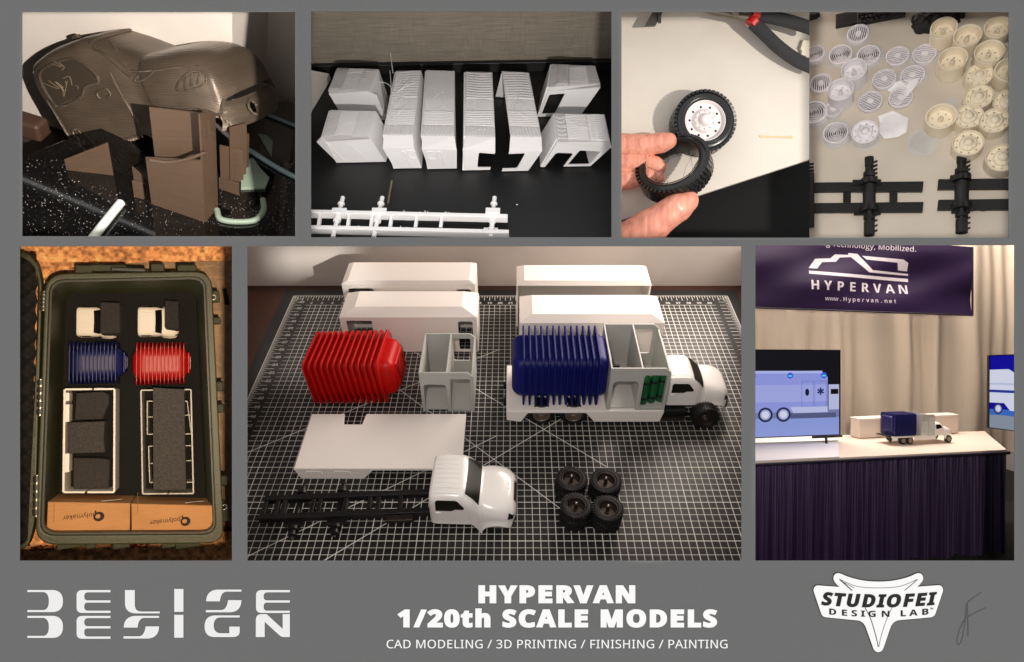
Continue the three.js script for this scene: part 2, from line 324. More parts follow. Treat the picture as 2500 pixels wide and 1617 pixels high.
function ringFaces(list) {                                                   // flat quads between rings of equal length, with optional caps
  const p = [];
  for (let r = 0; r + 1 < list.length; r++) { const a = list[r], b = list[r + 1], n = a.length; for (let i = 0; i < n; i++) { const j = (i + 1) % n; p.push(a[i], a[j], b[j], a[i], b[j], b[i]); } }
  return p;
}
function polys(p) { const g = new THREE.BufferGeometry(); g.setAttribute('position', new THREE.Float32BufferAttribute(p.flatMap((v) => v.toArray ? v.toArray() : v), 3)); g.computeVertexNormals(); return g; }

// long cover with a chamfered roof: origin at the bottom centre, front towards +z
function cover(t, L, Hw, Dp, c, th, m, o = {}) {
  const ring = (x, z, y) => [V(-x, y, z), V(x, y, z), V(x, y, -z), V(-x, y, -z)];
  const l = L / 2, d = Dp / 2, H = Hw + (o.rise ?? c), ce = o.endRun ?? c;
  const r = [ring(l, d, Hw), ring(l - ce, d - c, H)], q = [ring(l - ce - th * 0.4, d - c - th * 0.4, H - th), ring(l - th, d - th, Hw)];
  const p = ringFaces([...r]), p2 = ringFaces([...q]), cap = (a) => [a[0], a[1], a[2], a[0], a[2], a[3]];
  const roof = part(t, 'roof', polys([...p, ...p2, ...cap(r[1]), ...cap(q[0]), ...ringFaces([q[1], r[0]])]), m);
  const wall = (len, hole) => ext(shape([[-len / 2, 0], [len / 2, 0], [len / 2, Hw - 0.0005], [-len / 2, Hw - 0.0005]], hole ?? []), th, th * 0.15, 1).translate(0, 0, -th / 2);
  if (!o.openFront) part(t, 'front_wall', wall(L, o.front), m, [0, 0, d - th / 2]);
  part(t, 'rear_wall', wall(L, o.rear), m, [0, 0, -d + th / 2]);
  part(t, 'end_wall', wall(Dp - 2.2 * th), m, [-l + th / 2, 0, 0], [0, Math.PI / 2, 0]);
  part(t, 'end_wall', wall(Dp - 2.2 * th), m, [l - th / 2, 0, 0], [0, Math.PI / 2, 0]);
  return roof;
}
// ribbed tank: origin at the bottom centre, long axis along x
function tank(t, L, H, W, nf, span, m, md, o = {}) {
  part(t, 'body', rbox(L, H * 0.8, W * 0.8, Math.min(L, H) * (o.round ?? 0.16), 0, H * 0.5, 0, 6), m);
  const fin = ext(shape(rrect(-W / 2, 0, W / 2, H, W * 0.11, 6)), L * 0.008, L * 0.006, 3).translate(0, 0, -L * 0.004).rotateY(Math.PI / 2);
  for (let i = 0; i < nf; i++) part(t, 'fin', fin, m, [span[0] + (span[1] - span[0]) * i / (nf - 1), 0, 0]);
  const s = o.door ?? 1;
  const plate = part(t, 'end_plate', rbox(L * 0.04, H * 0.56, W * 0.5, L * 0.02, s * L * 0.5, H * 0.5, 0), m);
  part(plate, 'end_rim', ext(shape(rrect(-W * 0.2, -H * 0.22, W * 0.2, H * 0.22, W * 0.06), [rrect(-W * 0.17, -H * 0.19, W * 0.17, H * 0.19, W * 0.05)]), L * 0.012).rotateY(Math.PI / 2).translate(s * (L * 0.52 + 0.0002) - (s < 0 ? L * 0.012 : 0), H * 0.5, 0), md);
}
// open equipment module of thin walls: origin at the bottom centre, front towards +z
function moduleBox(t, w, h, d, th, m) {
  const ch = w * 0.1, outline = [[-w / 2, 0], [w / 2, 0], [w / 2, h - ch], [w / 2 - ch, h], [-w / 2, h]];
  const door = (x0, x1, y1, r) => [[x0, 0], [x0, y1 - r], [x0 + r * 0.3, y1 - r * 0.3], [x0 + r, y1], [x1 - r, y1], [x1 - r * 0.3, y1 - r * 0.3], [x1, y1 - r], [x1, 0]];
  const mid = w * (-0.5 + 0.52), t2 = w * 0.03;
  // the front wall has a doorway that runs down to the floor and a high window
  const front = [[-w / 2, 0], [-w / 2 + w * 0.06, 0], ...door(-w / 2 + w * 0.06, mid - t2, h * 0.7, w * 0.06).slice(1, -1), [mid - t2, 0], [w / 2, 0], [w / 2, h - ch], [w / 2 - ch, h], [-w / 2, h]];
  part(t, 'front_wall', ext(shape(front, [rrect(mid + t2 * 1.5, h * 0.07, w / 2 - w * 0.05, h * 0.84, w * 0.045)]), th, th * 0.15, 1), m, [0, 0, d / 2 - th]);
  part(t, 'rear_wall', ext(shape(outline, [rrect(mid + t2, h * 0.3, w / 2 - w * 0.1, h * 0.88, w * 0.04)]), th, th * 0.15, 1), m, [0, 0, -d / 2]);
  const side = (dd) => ext(shape([[-dd / 2, 0], [dd / 2, 0], [dd / 2, h * 0.995], [-dd / 2, h * 0.995]]), th, th * 0.15, 1).rotateY(Math.PI / 2);
  part(t, 'side_wall', side(d - 2.1 * th), m, [-w / 2, 0, 0]);
  part(t, 'side_wall', side(d - 2.1 * th).scale(1, (h - ch) / h, 1), m, [w / 2 - th, 0, 0]);
  part(t, 'divider', side(d - 2.1 * th), m, [mid - th / 2, 0, 0]);
  part(t, 'floor_plate', box(w * 0.94, th, d * 0.94, 0, th / 2 + 0.001, 0), m);
}
// tyre and rim about the y axis; y up is the outer face
function tyreGeo(Rr, W, inner = 0.62, blocks = 34) {
  const w = W / 2, b = lathe([[Rr * inner, -w * 0.9], [Rr * (inner + 0.08), -w], [Rr * 0.86, -w], [Rr * 0.95, -w * 0.8], [Rr * 0.965, -w * 0.5], [Rr * 0.965, w * 0.5], [Rr * 0.95, w * 0.8], [Rr * 0.86, w], [Rr * (inner + 0.08), w], [Rr * inner, w * 0.9], [Rr * inner, -w * 0.9]], 64);
  const rib = (r, y) => new THREE.TorusGeometry(r, Rr * 0.012, 5, 48).rotateX(Math.PI / 2).translate(0, y, 0), gs = [b, rib(Rr * 0.8, w), rib(Rr * 0.74, w), rib(Rr * 0.8, -w)];
  for (let i = 0; i < blocks; i++) for (const s of [-1, 1]) {
    const a = (i + (s > 0 ? 0.5 : 0)) / blocks * Math.PI * 2;
    gs.push(box(Rr * 0.09, w * 0.92, Rr * 0.105, Rr * 0.965, s * w * 0.47, 0).rotateX(s * 0.25).rotateY(a));
  }
  return merge(gs);
}
function flange(r0, r1, n, rh, at, th, turn) {                              // flat ring with a circle of real holes, facing up
  const c = (r, m) => Array.from({ length: m }, (_, i) => [Math.cos(i / m * 2 * Math.PI) * r, Math.sin(i / m * 2 * Math.PI) * r]);
  const holes = [c(r0, 40)]; for (let i = 0; i < n; i++) { const a = (i + turn) / n * Math.PI * 2; holes.push(c(rh, 10).map(([x, y]) => [x + Math.cos(a) * at, y + Math.sin(a) * at])); }
  return ext(shape(c(r1, 56), holes), th).rotateX(-Math.PI / 2);
}
function rimDomed(Rr, W, holes, m, parent, name = 'rim') {                   // hollow rim with a hub dome, bolts and hand holes
  const w = W / 2;
  const r = part(parent, name, merge([lathe([[Rr * 0.94, -w], [Rr, -w], [Rr, w * 0.92], [Rr * 0.985, w], [Rr * 0.94, w], [Rr * 0.92, w * 0.72], [Rr * 0.85, w * 0.6]], 56), lathe([[Rr * 0.58, w * 0.6], [Rr * 0.57, w * 0.84], [Rr * 0.5, w * 0.98], [Rr * 0.46, w], [Rr * 0.3, w], [Rr * 0.29, w * 1.25], [Rr * 0.2, w * 1.42], [Rr * 0.09, w * 1.46], [0.0001, w * 1.46]], 48)]), m);
  const bolt = cyl(Rr * 0.042, Rr * 0.05, w * 0.16, 8);
  for (let i = 0; i < holes; i++) { const a = i / holes * Math.PI * 2; part(r, 'bolt', bolt, m, [Math.cos(a) * Rr * 0.43, w * 1.04, Math.sin(a) * Rr * 0.43]); }
  part(r, 'flange', flange(Rr * 0.57, Rr * 0.87, holes, Rr * 0.062, Rr * 0.72, w * 0.08, 0.4), m, [0, w * 0.58, 0]);
  return r;
}
function rimCup(Rr, W, m, parent, shaft, name = 'rim') {                     // deep dish with a stub shaft
  const w = W / 2, fl = w * 0.1;
  const r = part(parent, name, lathe([[Rr * 0.9, -w], [Rr * 0.97, -w], [Rr, -w * 0.9], [Rr * 0.99, -w * 0.3], [Rr * 0.95, -w * 0.05], [Rr * 0.99, w * 0.15], [Rr, w * 0.95], [Rr * 0.98, w], [Rr * 0.9, w], [Rr * 0.88, w * 0.9], [Rr * 0.84, fl + w * 0.15], [Rr * 0.74, fl]], 56), m);
  part(r, 'shaft', lathe([[Rr * 0.2, fl], [Rr * 0.17, fl + shaft * 0.8], [Rr * 0.13, fl + shaft], [Rr * 0.07, fl + shaft], [Rr * 0.07, fl + shaft * 0.6], [0.0001, fl + shaft * 0.6]], 24), m);
  part(r, 'flange', flange(Rr * 0.17, Rr * 0.76, 7, Rr * 0.055, Rr * 0.56, w * 0.06, 0.2), m, [0, fl - w * 0.05, 0]);
  return r;
}

// ---------------------------------------------------------------- bonneted truck cab, one unit long, nose towards +x, its sides along z
const ramp = (pts) => (x) => {                                               // smooth curve through points
  let i = 0; while (i < pts.length - 2 && x > pts[i + 1][0]) i++;
  const [a, b] = [pts[i], pts[i + 1]], p = pts[Math.max(0, i - 1)], n = pts[Math.min(pts.length - 1, i + 2)], h = b[0] - a[0];
  const t = Math.max(0, Math.min(1, (x - a[0]) / h)), s = (b[1] - a[1]) / h;
  const sl = (p, q, r) => { const s0 = (q[1] - p[1]) / Math.max(1e-6, q[0] - p[0]), s1 = (r[1] - q[1]) / Math.max(1e-6, r[0] - q[0]); return s0 * s1 <= 0 ? 0 : 2 * s0 * s1 / (s0 + s1); };
  const m0 = i ? sl(p, a, b) : s, m1 = i < pts.length - 2 ? sl(a, b, n) : s, t2 = t * t, t3 = t2 * t;
  return (2 * t3 - 3 * t2 + 1) * a[1] + (t3 - 2 * t2 + t) * h * m0 + (-2 * t3 + 3 * t2) * b[1] + (t3 - t2) * h * m1;
};
const CAB = {
  top: ramp([[0, 0.5], [0.03, 0.525], [0.2, 0.548], [0.34, 0.543], [0.38, 0.53], [0.41, 0.51], [0.58, 0.378], [0.605, 0.362], [0.65, 0.355], [0.76, 0.335], [0.88, 0.298], [0.95, 0.255], [0.985, 0.19], [1, 0.1]]),
  half: ramp([[0, 0.285], [0.03, 0.303], [0.1, 0.31], [0.46, 0.31], [0.55, 0.298], [0.62, 0.315], [0.78, 0.325], [0.88, 0.318], [0.95, 0.285], [0.985, 0.225], [1, 0.16]]),
  pow: ramp([[0, 6.5], [0.42, 6], [0.56, 4.4], [0.66, 3.8], [0.85, 3.4], [1, 3]]),
  base: ramp([[0, 0], [0.47, 0], [0.5, -0.03], [0.55, -0.12], [0.59, -0.16], [0.62, -0.165], [0.94, -0.03], [0.97, 0.03], [1, 0.04]]),
  xa: 0.785, ya: -0.14, ra: 0.185,
  low(x) { const d = x - this.xa, b = this.base(x); return Math.abs(d) < this.ra ? Math.max(b, this.ya + Math.sqrt(this.ra * this.ra - d * d)) : b; },
  flare(x, y) { const d = Math.hypot(x - this.xa, y - this.ya) - this.ra; return d < 0.06 ? 0.022 * (1 - Math.max(0, d) / 0.06) : 0; },
  pt(x, a, s) {
    const n = this.pow(x), b = this.low(x), h = this.top(x) - b, y = b + h * Math.pow(Math.sin(a), 2 / n), z = this.half(x) * Math.pow(Math.max(0, Math.cos(a)), 2 / n);
    return V(x, y, s * (z + (z > 0.05 ? this.flare(x, y) : 0)));
  },
  side(x, y) { const n = this.pow(x), b = this.low(x), k = Math.max(0, Math.min(1, (y - b) / (this.top(x) - b))); return this.half(x) * Math.pow(1 - Math.pow(k, n), 1 / n) + this.flare(x, y); },
  over(x, z) { const n = this.pow(x), b = this.low(x), k = Math.min(1, Math.abs(z) / this.half(x)); return b + (this.top(x) - b) * Math.pow(1 - Math.pow(k, n), 1 / n); },
};
const cabGeo = (() => {
  const na = 44, xs = []; for (let i = 0; i <= 120; i++) xs.push(i / 120);
  const g = gridGeo(na * 2, xs.length - 1, (u, v) => { const a = u * Math.PI, s = a <= Math.PI / 2 ? 1 : -1; return CAB.pt(xs[Math.round(v * (xs.length - 1))], s > 0 ? Math.min(a, Math.PI / 2) : Math.PI - a, s); });
  const cap = (x) => { const ring = []; for (let i = 0; i <= na * 2; i++) { const a = i / (na * 2) * Math.PI, s = a <= Math.PI / 2 ? 1 : -1; ring.push(CAB.pt(x, s > 0 ? a : Math.PI - a, s)); } const c = V(x, CAB.low(x), 0), p = []; for (let i = 0; i < na * 2; i++) p.push(c, ring[i], ring[i + 1]); return polys(p); };
  return merge([g, cap(0), cap(1)]);
})();
function finer(g, n) {                                                       // split every triangle in four, n times
  for (; n > 0; n--) {
    const q = g.index ? g.toNonIndexed() : g, p = q.attributes.position, o = [], at = (i) => V().fromBufferAttribute(p, i), mid = (a, b) => a.clone().add(b).multiplyScalar(0.5);
    for (let i = 0; i < p.count; i += 3) { const a = at(i), b = at(i + 1), c = at(i + 2), d = mid(a, b), e = mid(b, c), f = mid(c, a); o.push(a, d, f, d, b, e, f, e, c, d, e, f); }
    g = polys(o);
  }
  return g;
}
function punched(g, gone) {                                                   // leave out the faces whose middle lies in the opening
  const p = g.attributes.position, a = g.index.array, o = [], c = V();
  for (let i = 0; i < a.length; i += 3) { c.set(0, 0, 0); for (let k = 0; k < 3; k++) c.add(V().fromBufferAttribute(p, a[i + k])); if (!gone(c.multiplyScalar(1 / 3))) o.push(a[i], a[i + 1], a[i + 2]); }
  g.setIndex(o); return g;
}
function sidePatch(outline, s, off) {                                        // a panel that follows the cab's flank
  const g = finer(new THREE.ShapeGeometry(shape(outline), 4), 3), p = g.attributes.position;
  for (let i = 0; i < p.count; i++) p.setZ(i, s * (CAB.side(p.getX(i), p.getY(i)) + off));
  g.computeVertexNormals(); return g;
}
function sideGrid(c, s, off, n = 8) { return gridGeo(n, n, (u, v) => { const x = (1 - u) * (1 - v) * c[0][0] + u * (1 - v) * c[1][0] + u * v * c[2][0] + (1 - u) * v * c[3][0], y = (1 - u) * (1 - v) * c[0][1] + u * (1 - v) * c[1][1] + u * v * c[2][1] + (1 - u) * v * c[3][1]; return [x + off * 0.3, y, s * (CAB.side(x, y) + off)]; }); }
function sideLine(pts, s, r, off = 0) { return tube(pts.map(([x, y]) => V(x, y, s * (CAB.side(x, y) + off))), r, 40, 5); }
const cabWindow = [[0.075, 0.285], [0.075, 0.44], [0.1, 0.465], [0.3, 0.465], [0.335, 0.45], [0.4, 0.36], [0.405, 0.33], [0.395, 0.315], [0.3, 0.315], [0.26, 0.285]];
function cab(t, mBody, mGlass, mDark, o = {}) {
  const body = part(t, 'body', cabGeo, mBody);
  if (!o.plain) part(t, 'windshield', gridGeo(40, 30, (u, v) => { const x = 0.418 + 0.155 * v - 0.012 * (u * 2 - 1) ** 2, z = (u * 2 - 1) * (0.25 + 0.025 * v - 0.02 * Math.pow(Math.abs(u * 2 - 1), 4)); return [x + 0.006, CAB.over(x, z) + 0.008, z]; }), mGlass);
  for (const s of [-1, 1]) {
    part(t, 'side_window', sidePatch(cabWindow, s, o.plain ? 0.0005 : 0.0055), o.plain ? mBody : mGlass);
    const door = part(t, 'door', sideLine([[0.045, 0.47], [0.045, 0.25], [0.05, 0.06], [0.09, 0.03], [0.3, 0.03], [0.43, 0.03], [0.47, 0.06], [0.47, 0.3]], s, o.plain ? 0.004 : 0.0025), mBody);
    part(door, 'handle', rbox(0.06, 0.022, 0.014, 0.006, 0.1, 0.235, s * (CAB.side(0.1, 0.235) + 0.003)), mBody);
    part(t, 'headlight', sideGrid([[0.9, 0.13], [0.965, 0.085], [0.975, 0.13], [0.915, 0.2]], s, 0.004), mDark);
  }
  for (let i = 0; i < (o.ribs ?? 9); i++) {
    const z = -0.235 + 0.47 * i / ((o.ribs ?? 9) - 1);
    part(t, 'roof_rib', tube([0.05, 0.12, 0.2, 0.3, 0.36].map((x) => V(x, CAB.over(x, z) - 0.002, z)), 0.0095, 16, 6), mBody);
  }
  const zs = (u) => (u * 2 - 1) * 0.12;
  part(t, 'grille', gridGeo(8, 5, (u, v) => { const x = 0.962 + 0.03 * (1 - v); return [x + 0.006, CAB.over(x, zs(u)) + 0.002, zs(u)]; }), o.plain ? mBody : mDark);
  return body;
}

// ---------------------------------------------------------------- bay: finished models on the cutting mat
{
  const B = new Bay(1250, 1365, 2.3, V(0, 1275.5 / F, -1), V(1, 0, 0));
  const a = (x, y) => [600 + x / 3.7565, 590 + y / 3.7565], b = (x, y) => [1200 + x / 3.0806, 590 + y / 3.0806], c = (x, y) => [600 + x / 3.3069, 980 + y / 3.3069], d = (x, y) => [1270 + x / 3.851, 980 + y / 3.851];
  // setting: table, mat with printed grid, wall
  const wood = tex(512, (u, v) => { const g = fbm(u * 1 % 1, v, 4, 3), s = 0.5 + 0.5 * Math.sin((v * 60 + g * 9) * 2), k = 0.6 + 0.5 * g + 0.15 * s * vnoise(u * 16, v * 256, 256); return [0.26 * k, 0.13 * k, 0.07 * k]; });
  const fl = B.loc(1250, 1500), bk = B.loc(1250, 709), zb = bk.z;
  const L0 = B.loc(717, 724), L1 = B.loc(1775, 722), matW = L1.x - L0.x, cell = matW / 84, rows = Math.ceil((B.loc(1250, 1440).z - L0.z) / cell);
  struct('table_top', within(B.geo(buv(box(4, 0.03, 2.6, 0, -0.02, zb + 1.2), 0.5)), 590, 594, 1822, 1500), mat(0xffffff, 0.4, { map: wood }));
  const W = 2048, cw = W / 88, H = Math.round((rows + 3) * cw), cv = document.createElement('canvas'); cv.width = W; cv.height = Math.min(2048, H);
  const ky = cv.height / H, x = cv.getContext('2d');
  x.fillStyle = '#121213'; x.fillRect(0, 0, W, cv.height);
  const X = (i) => (i + 2) * cw, Y = (j) => (j + 2) * cw * ky;
  x.strokeStyle = '#e4e4dc';
  for (let i = 0; i <= 84; i++) { x.lineWidth = i % 6 ? 2.1 : 2.7; if (i > 3 && i < 81 || i === 0 || i === 84) { x.beginPath(); x.moveTo(X(i), Y(i === 0 || i === 84 ? 0 : 3)); x.lineTo(X(i), Y(rows + 4)); x.stroke(); } }
  for (let j = 0; j <= rows; j++) { if (j && j < 3) continue; x.lineWidth = j % 6 ? 2.1 : 2.8; x.beginPath(); x.moveTo(X(j ? 3 : 0), Y(j)); x.lineTo(X(j ? 81 : 84), Y(j)); x.stroke(); }
  x.lineWidth = 2.4;
  for (let j = 1; j <= rows * 4; j++) { for (const s of [0, 84]) { const l = j % 4 ? (j % 2 ? 0.6 : 1) : 2.2; x.beginPath(); x.moveTo(X(s), Y(j / 4)); x.lineTo(X(s ? s - l : l), Y(j / 4)); x.stroke(); } }
  for (let i = 1; i < 84 * 2; i++) { x.beginPath(); x.moveTo(X(i / 2), Y(0)); x.lineTo(X(i / 2), Y(i % 2 ? 0.7 : 1.5)); x.stroke(); }
  x.fillStyle = '#c9c9c2'; x.font = 'bold 20px sans-serif'; x.textAlign = 'center';
  for (let j = 2; j < rows; j += 2) { x.fillText(String(34 - j / 2), X(2.1), Y(j + 0.25)); }
  for (let i = 4; i < 82; i += 2) x.fillText(String(i / 2), X(i), Y(2.6));
  x.lineWidth = 3;
  for (const [p, q] of [[[24, 26], [52, 52]], [[66, 20], [12, 62]], [[10, 4], [56, 42]], [[-4, 44], [40, 16]], [[0, 62], [40, 36]]]) { x.beginPath(); x.moveTo(X(p[0]), Y(p[1])); x.lineTo(X(q[0]), Y(q[1])); x.stroke(); }
  const mt = new THREE.CanvasTexture(cv); mt.colorSpace = THREE.SRGBColorSpace; mt.anisotropy = 8;
  const mw = cell * 88, md = cell * (rows + 3), g = new THREE.PlaneGeometry(mw, md).rotateX(-Math.PI / 2);
  const trim = (q) => { const h = new THREE.Object3D(); B.put(h, L0.x + matW / 2, 0.001, L0.z - cell * 2 + md / 2); h.updateMatrix(); return within(q.applyMatrix4(h.matrix), 590, 594, 1822, 1480).applyMatrix4(h.matrix.clone().invert()); };
  const m = solo('cutting_mat', trim(g.translate(0, 0.0022, 0)), mat(0xffffff, 0.46, { map: mt, bumpMap: rep(fineNoise, 12), bumpScale: 0.0002 }), 'black cutting mat printed with a white ruled grid', 'cutting mat');
  part(m, 'edge', trim(box(mw, 0.004, md, 0, 0, 0)), mat(0x161617, 0.5));
  B.put(m, L0.x + matW / 2, 0.001, L0.z - cell * 2 + md / 2);
  const wallTex = tex(256, (u, v) => { const k = 0.96 + 0.06 * fbm(u, v, 6, 4); return [k, k * 0.985, k * 0.97]; });
  struct('wall', within(B.geo(buv(box(4, 1.2, 0.02, 0, 0.58, zb - 0.06), 0.8)), 590, 560, 1822, 1500), mat(0xe6e0dc, 0.8, { map: wallTex }));

  const print = mat(0xf1ece6, 0.42, { bumpMap: rep(fineNoise, 2), bumpScale: 0.0004 }), gloss = phys(0xf4f2ee, 0.25, { clearcoat: 0.5, clearcoatRoughness: 0.2 });
  const glass = phys(0x1a190f, 0.4, { specularIntensity: 0.5 }), black = mat(0x0d0d0e, 0.45), rubber = mat(0x0b0b0c, 0.55), darkIron = mat(0x3b3430, 0.38, { metalness: 0.6 }), steel = mat(0x8d8379, 0.35, { metalness: 0.75 });
  const th = 0.006;
  // -------- covers
  function fitCover(label, xl, xr, yb, yw, yf, yk, o = {}, m = print, bz) {
    const p0 = B.loc(xl, yb), p1 = B.loc(xr, yb), mx = (p0.x + p1.x) / 2, hw = B.hgt(mx, p0.z, yw);
    let ch = 0.01; for (let k = 0; k < 60; k++) { const e = B.hgt(mx, p0.z - ch, yf) - hw - ch; ch += e * 0.3; }
    const zk = B.loc(1250, yk, hw + ch).z, dp = p0.z - zk + ch, t = thing('body_cover', label, 'model part', 'pale body covers of the models on the mat');
    cover(t, p1.x - p0.x, hw, dp, ch, th, m, { ...o, front: o.front?.((p1.x - p0.x), hw), endRun: ch * 2 });
    B.put(t, mx, 0.003, p0.z - dp / 2); return { p0, p1, hw, ch, dp, t };
  }
  const win = (L, h) => [rrect(-L * 0.455, h * 0.42, -L * 0.27, h * 0.9, 0.008), rrect(L * 0.36, h * 0.06, L * 0.465, h * 0.88, 0.008)];
  const cb = fitCover('pale body cover with cut-out windows standing directly behind the red tank', 846, 1168, 860, 776, 750, 712.5, { front: win });
  fitCover('pale body cover with windows, rear left by the wall, partly hidden by another cover', 853, 1164, 792, 696, 686, 642, { front: win });
  fitCover('pale body cover standing behind the blue tank and truck', 1268, 1606, 880, 790, 768, 722, {});
  const cc = fitCover('pale body cover with open front showing its grey inside, against the wall on the right', 1261, 1574, 801, 699, 686, 649, { openFront: true });
  // -------- tanks
  const red = phys(0xc00a04, 0.42, { specularIntensity: 0.8 }), redDark = phys(0x8d0a05, 0.35), blue = phys(0x0b1466, 0.5, { specularIntensity: 0.6 }), blueDark = phys(0x0a124c, 0.35);
  {
    const y0 = 993, p0 = B.loc(786, y0), p1 = B.loc(962, y0), h = B.hgt((p0.x + p1.x) / 2, p0.z, 893), zk = B.loc(870, 802, h).z, w = p0.z - zk;
    const t = thing('finned_tank', 'glossy red finned tank standing on the cutting mat', 'tank', 'finned tanks on the mat');
    const L = (p1.x - p0.x) * 1.28, s = p1.x - p0.x;
    tank(t, L, h, w, 13, [-s / 2 - L * 0.03, s / 2 - L * 0.03], red, redDark, {});
    B.put(t, (p0.x + p1.x) / 2 - 0.012, 0.003, p0.z - w / 2, 0, new THREE.Euler(0, R(-3), R(4)));
  }
  const grey = mat(0xb9bab5, 0.5, { bumpMap: rep(fineNoise, 4), bumpScale: 0.0003 });
  {
    const y0 = 1005, p0 = B.loc(1033, y0), p1 = B.loc(1158, y0), mx = (p0.x + p1.x) / 2, h = B.hgt(mx, p0.z, 912), zk = B.loc(1100, 815, h).z;
    const t = thing('equipment_module', 'light grey open equipment module, empty, standing on the mat beside the red tank', 'model part');
    moduleBox(t, p1.x - p0.x, h, p0.z - zk, th * 0.9, grey); B.put(t, mx, 0.003, (p0.z + zk) / 2);
  }
  // -------- wheels
  function wheel(t, name, r, w, m, mr, domed, shaft = 0) { const g = new THREE.Group(); g.name = name; t.add(g); part(g, 'tyre', tyreGeo(r, w, 0.63, 30), m); if (domed) rimDomed(r * 0.64, w * 0.9, 8, mr, g); else rimCup(r * 0.64, w, mr, g, shaft); return g; }
  // -------- the finished truck
  {
    const yg = 1046, gz = B.loc(1400, yg).z, xl = B.loc(1237, yg), xr = B.loc(1622, yg), mx = 0;
    const hT = B.hgt(B.loc(1430, yg).x, gz, 1005), x0 = B.loc(1236, 1005, hT).x, x1 = B.loc(1622, 1005, hT).x, hS = B.hgt(0.2, gz, 1031), zk = B.loc(1250, 893, hT).z, dk = gz - zk, L = x1 - x0;
    const t = thing('truck_deck', 'white flatbed deck of the finished model truck, on black wheels', 'model truck');
    const P = (px) => B.loc(px, 1010, hT).x, q = (px, h) => [P(px) - x0, h];
    const skirt = shape([q(1237, hS + 0.012), q(1268, hS), q(1272, hS), q(1289, hT - 0.012), q(1432, hT - 0.012), q(1454, hS), q(1612, hS), q(1617, hS + 0.006), [L, hT - 0.004], [0, hT - 0.004]]);
    part(t, 'deck_plate', rbox(L, 0.012, dk, 0.004, L / 2, hT - 0.006, -dk / 2), print);
    part(t, 'side_skirt', ext(skirt, 0.006, 0.001, 1), print, [0, -0.001, -0.0065]); part(t, 'side_skirt', ext(skirt, 0.006, 0.001, 1), print, [0, -0.001, -dk + 0.001]);
    for (const z of [-dk * 0.32, -dk * 0.68]) part(t, 'chassis_rail', box(L * 1.28, hT * 0.28, 0.02, L * 0.62, hT * 0.62, z), black);
    const uw = B.unit(1330, 1040), r1 = uw * 32;
    for (const [px, n] of [[1323, 0], [1403, 0]]) for (const s of [0, 1]) { const g = wheel(t, 'wheel', r1, 0.06, rubber, steel, false, 0.016); g.position.set(P(px) - x0, r1 - 0.002, s ? -dk + 0.05 : -0.05); g.rotation.x = s ? -Math.PI / 2 : Math.PI / 2; }
    const r2 = uw * 33;
    for (const s of [0, 1]) { const g = wheel(t, 'wheel', r2, 0.05, rubber, darkIron, true); g.position.set(P(1729) - x0, r2 - 0.002, s ? -dk + 0.035 : -0.02); g.rotation.x = s ? -Math.PI / 2 : Math.PI / 2; }
    part(t, 'battery_box', rbox(P(1683) - P(1626), hT * 0.46, 0.05, 0.004, P(1654) - x0, hT * 0.52, -0.05), black);
    part(t, 'step', rbox((P(1683) - P(1626)) * 0.94, hT * 0.1, 0.02, 0.003, P(1654) - x0, hT * 0.36, -0.02), darkIron);
    B.put(t, x0, 0.003, gz);
    // blue tank on the deck
    const f0 = B.loc(1276, 998, hT), f1 = B.loc(1453, 998, hT), h = B.hgt(f0.x / 2 + f1.x / 2, f0.z, 886) - hT, bz = B.loc(1350, 790, hT + h).z, w = f0.z - bz, s = f1.x - f0.x;
    const tb = thing('finned_tank', 'glossy blue finned tank mounted on the white truck deck', 'tank', 'finned tanks on the mat');
    tank(tb, s * 1.32, h, w, 13, [-s / 2, s / 2], blue, blueDark, { door: 1 }); B.put(tb, (f0.x + f1.x) / 2 + s * 0.01, hT + 0.004, f0.z - w / 2);
    // grey module on the deck with green bottles
    const g0 = B.loc(1480, 1003, hT), g1 = B.loc(1621, 1003, hT), gh = B.hgt((g0.x + g1.x) / 2, g0.z, 902) - hT, gk = B.loc(1550, 792, hT + gh).z, gw = g1.x - g0.x, gd = g0.z - gk;
    const tm = thing('equipment_module', 'light grey equipment module on the truck between blue tank and cab', 'model part');
    moduleBox(tm, gw, gh, gd, th * 0.9, grey); B.put(tm, (g0.x + g1.x) / 2, hT + 0.004, (g0.z + gk) / 2);
    const inner = part(tm, 'cabinet_panel', rbox(gw * 0.2, gh * 0.34, 0.01, 0.004, -gw * 0.33, gh * 0.3, -gd * 0.05), black);
    const green = phys(0x06592c, 0.35, { clearcoat: 0.4 });
    const rB = gw * 0.075, hB = gh * 0.72;
    for (let i = 0; i < 3; i++) {
      const bt = thing('gas_bottle', ['green gas bottle beside the module divider, first of three', 'middle one of the three green gas bottles in the truck module', 'green gas bottle nearest the truck cab, last of three'][i], 'gas bottle', 'green gas bottles in the module');
      part(bt, 'body', lathe([[0.0001, 0], [rB * 0.9, 0], [rB, rB * 0.3], [rB, hB * 0.8], [rB * 0.8, hB * 0.9], [rB * 0.35, hB * 0.95], [rB * 0.35, hB], [0.0001, hB]], 28), green);
      for (const k of [0.17, 0.68]) part(bt, 'strap', lathe([[rB * 1.0, hB * k], [rB * 1.06, hB * k], [rB * 1.06, hB * (k + 0.07)], [rB * 1.0, hB * (k + 0.07)]], 28), black);
      B.put(bt, (g0.x + g1.x) / 2 + gw * (0.145 + i * 0.152), hT + 0.012, g0.z - gd * 0.13 - i * 0.008);
    }
    // cab of the finished truck
    const c0 = B.loc(1627, 1005, hT), cl = B.loc(1789, 1005, hT).x - c0.x;
    const tc = thing('truck_cab', 'white model truck cab with dark windows, on the finished truck', 'model cab', 'white model cabs on the mat');
    cab(tc, gloss, glass, black); tc.scale.set(cl, cl * 0.92, cl * 1.1); B.put(tc, c0.x, hT - 0.012, gz - dk * 0.5);
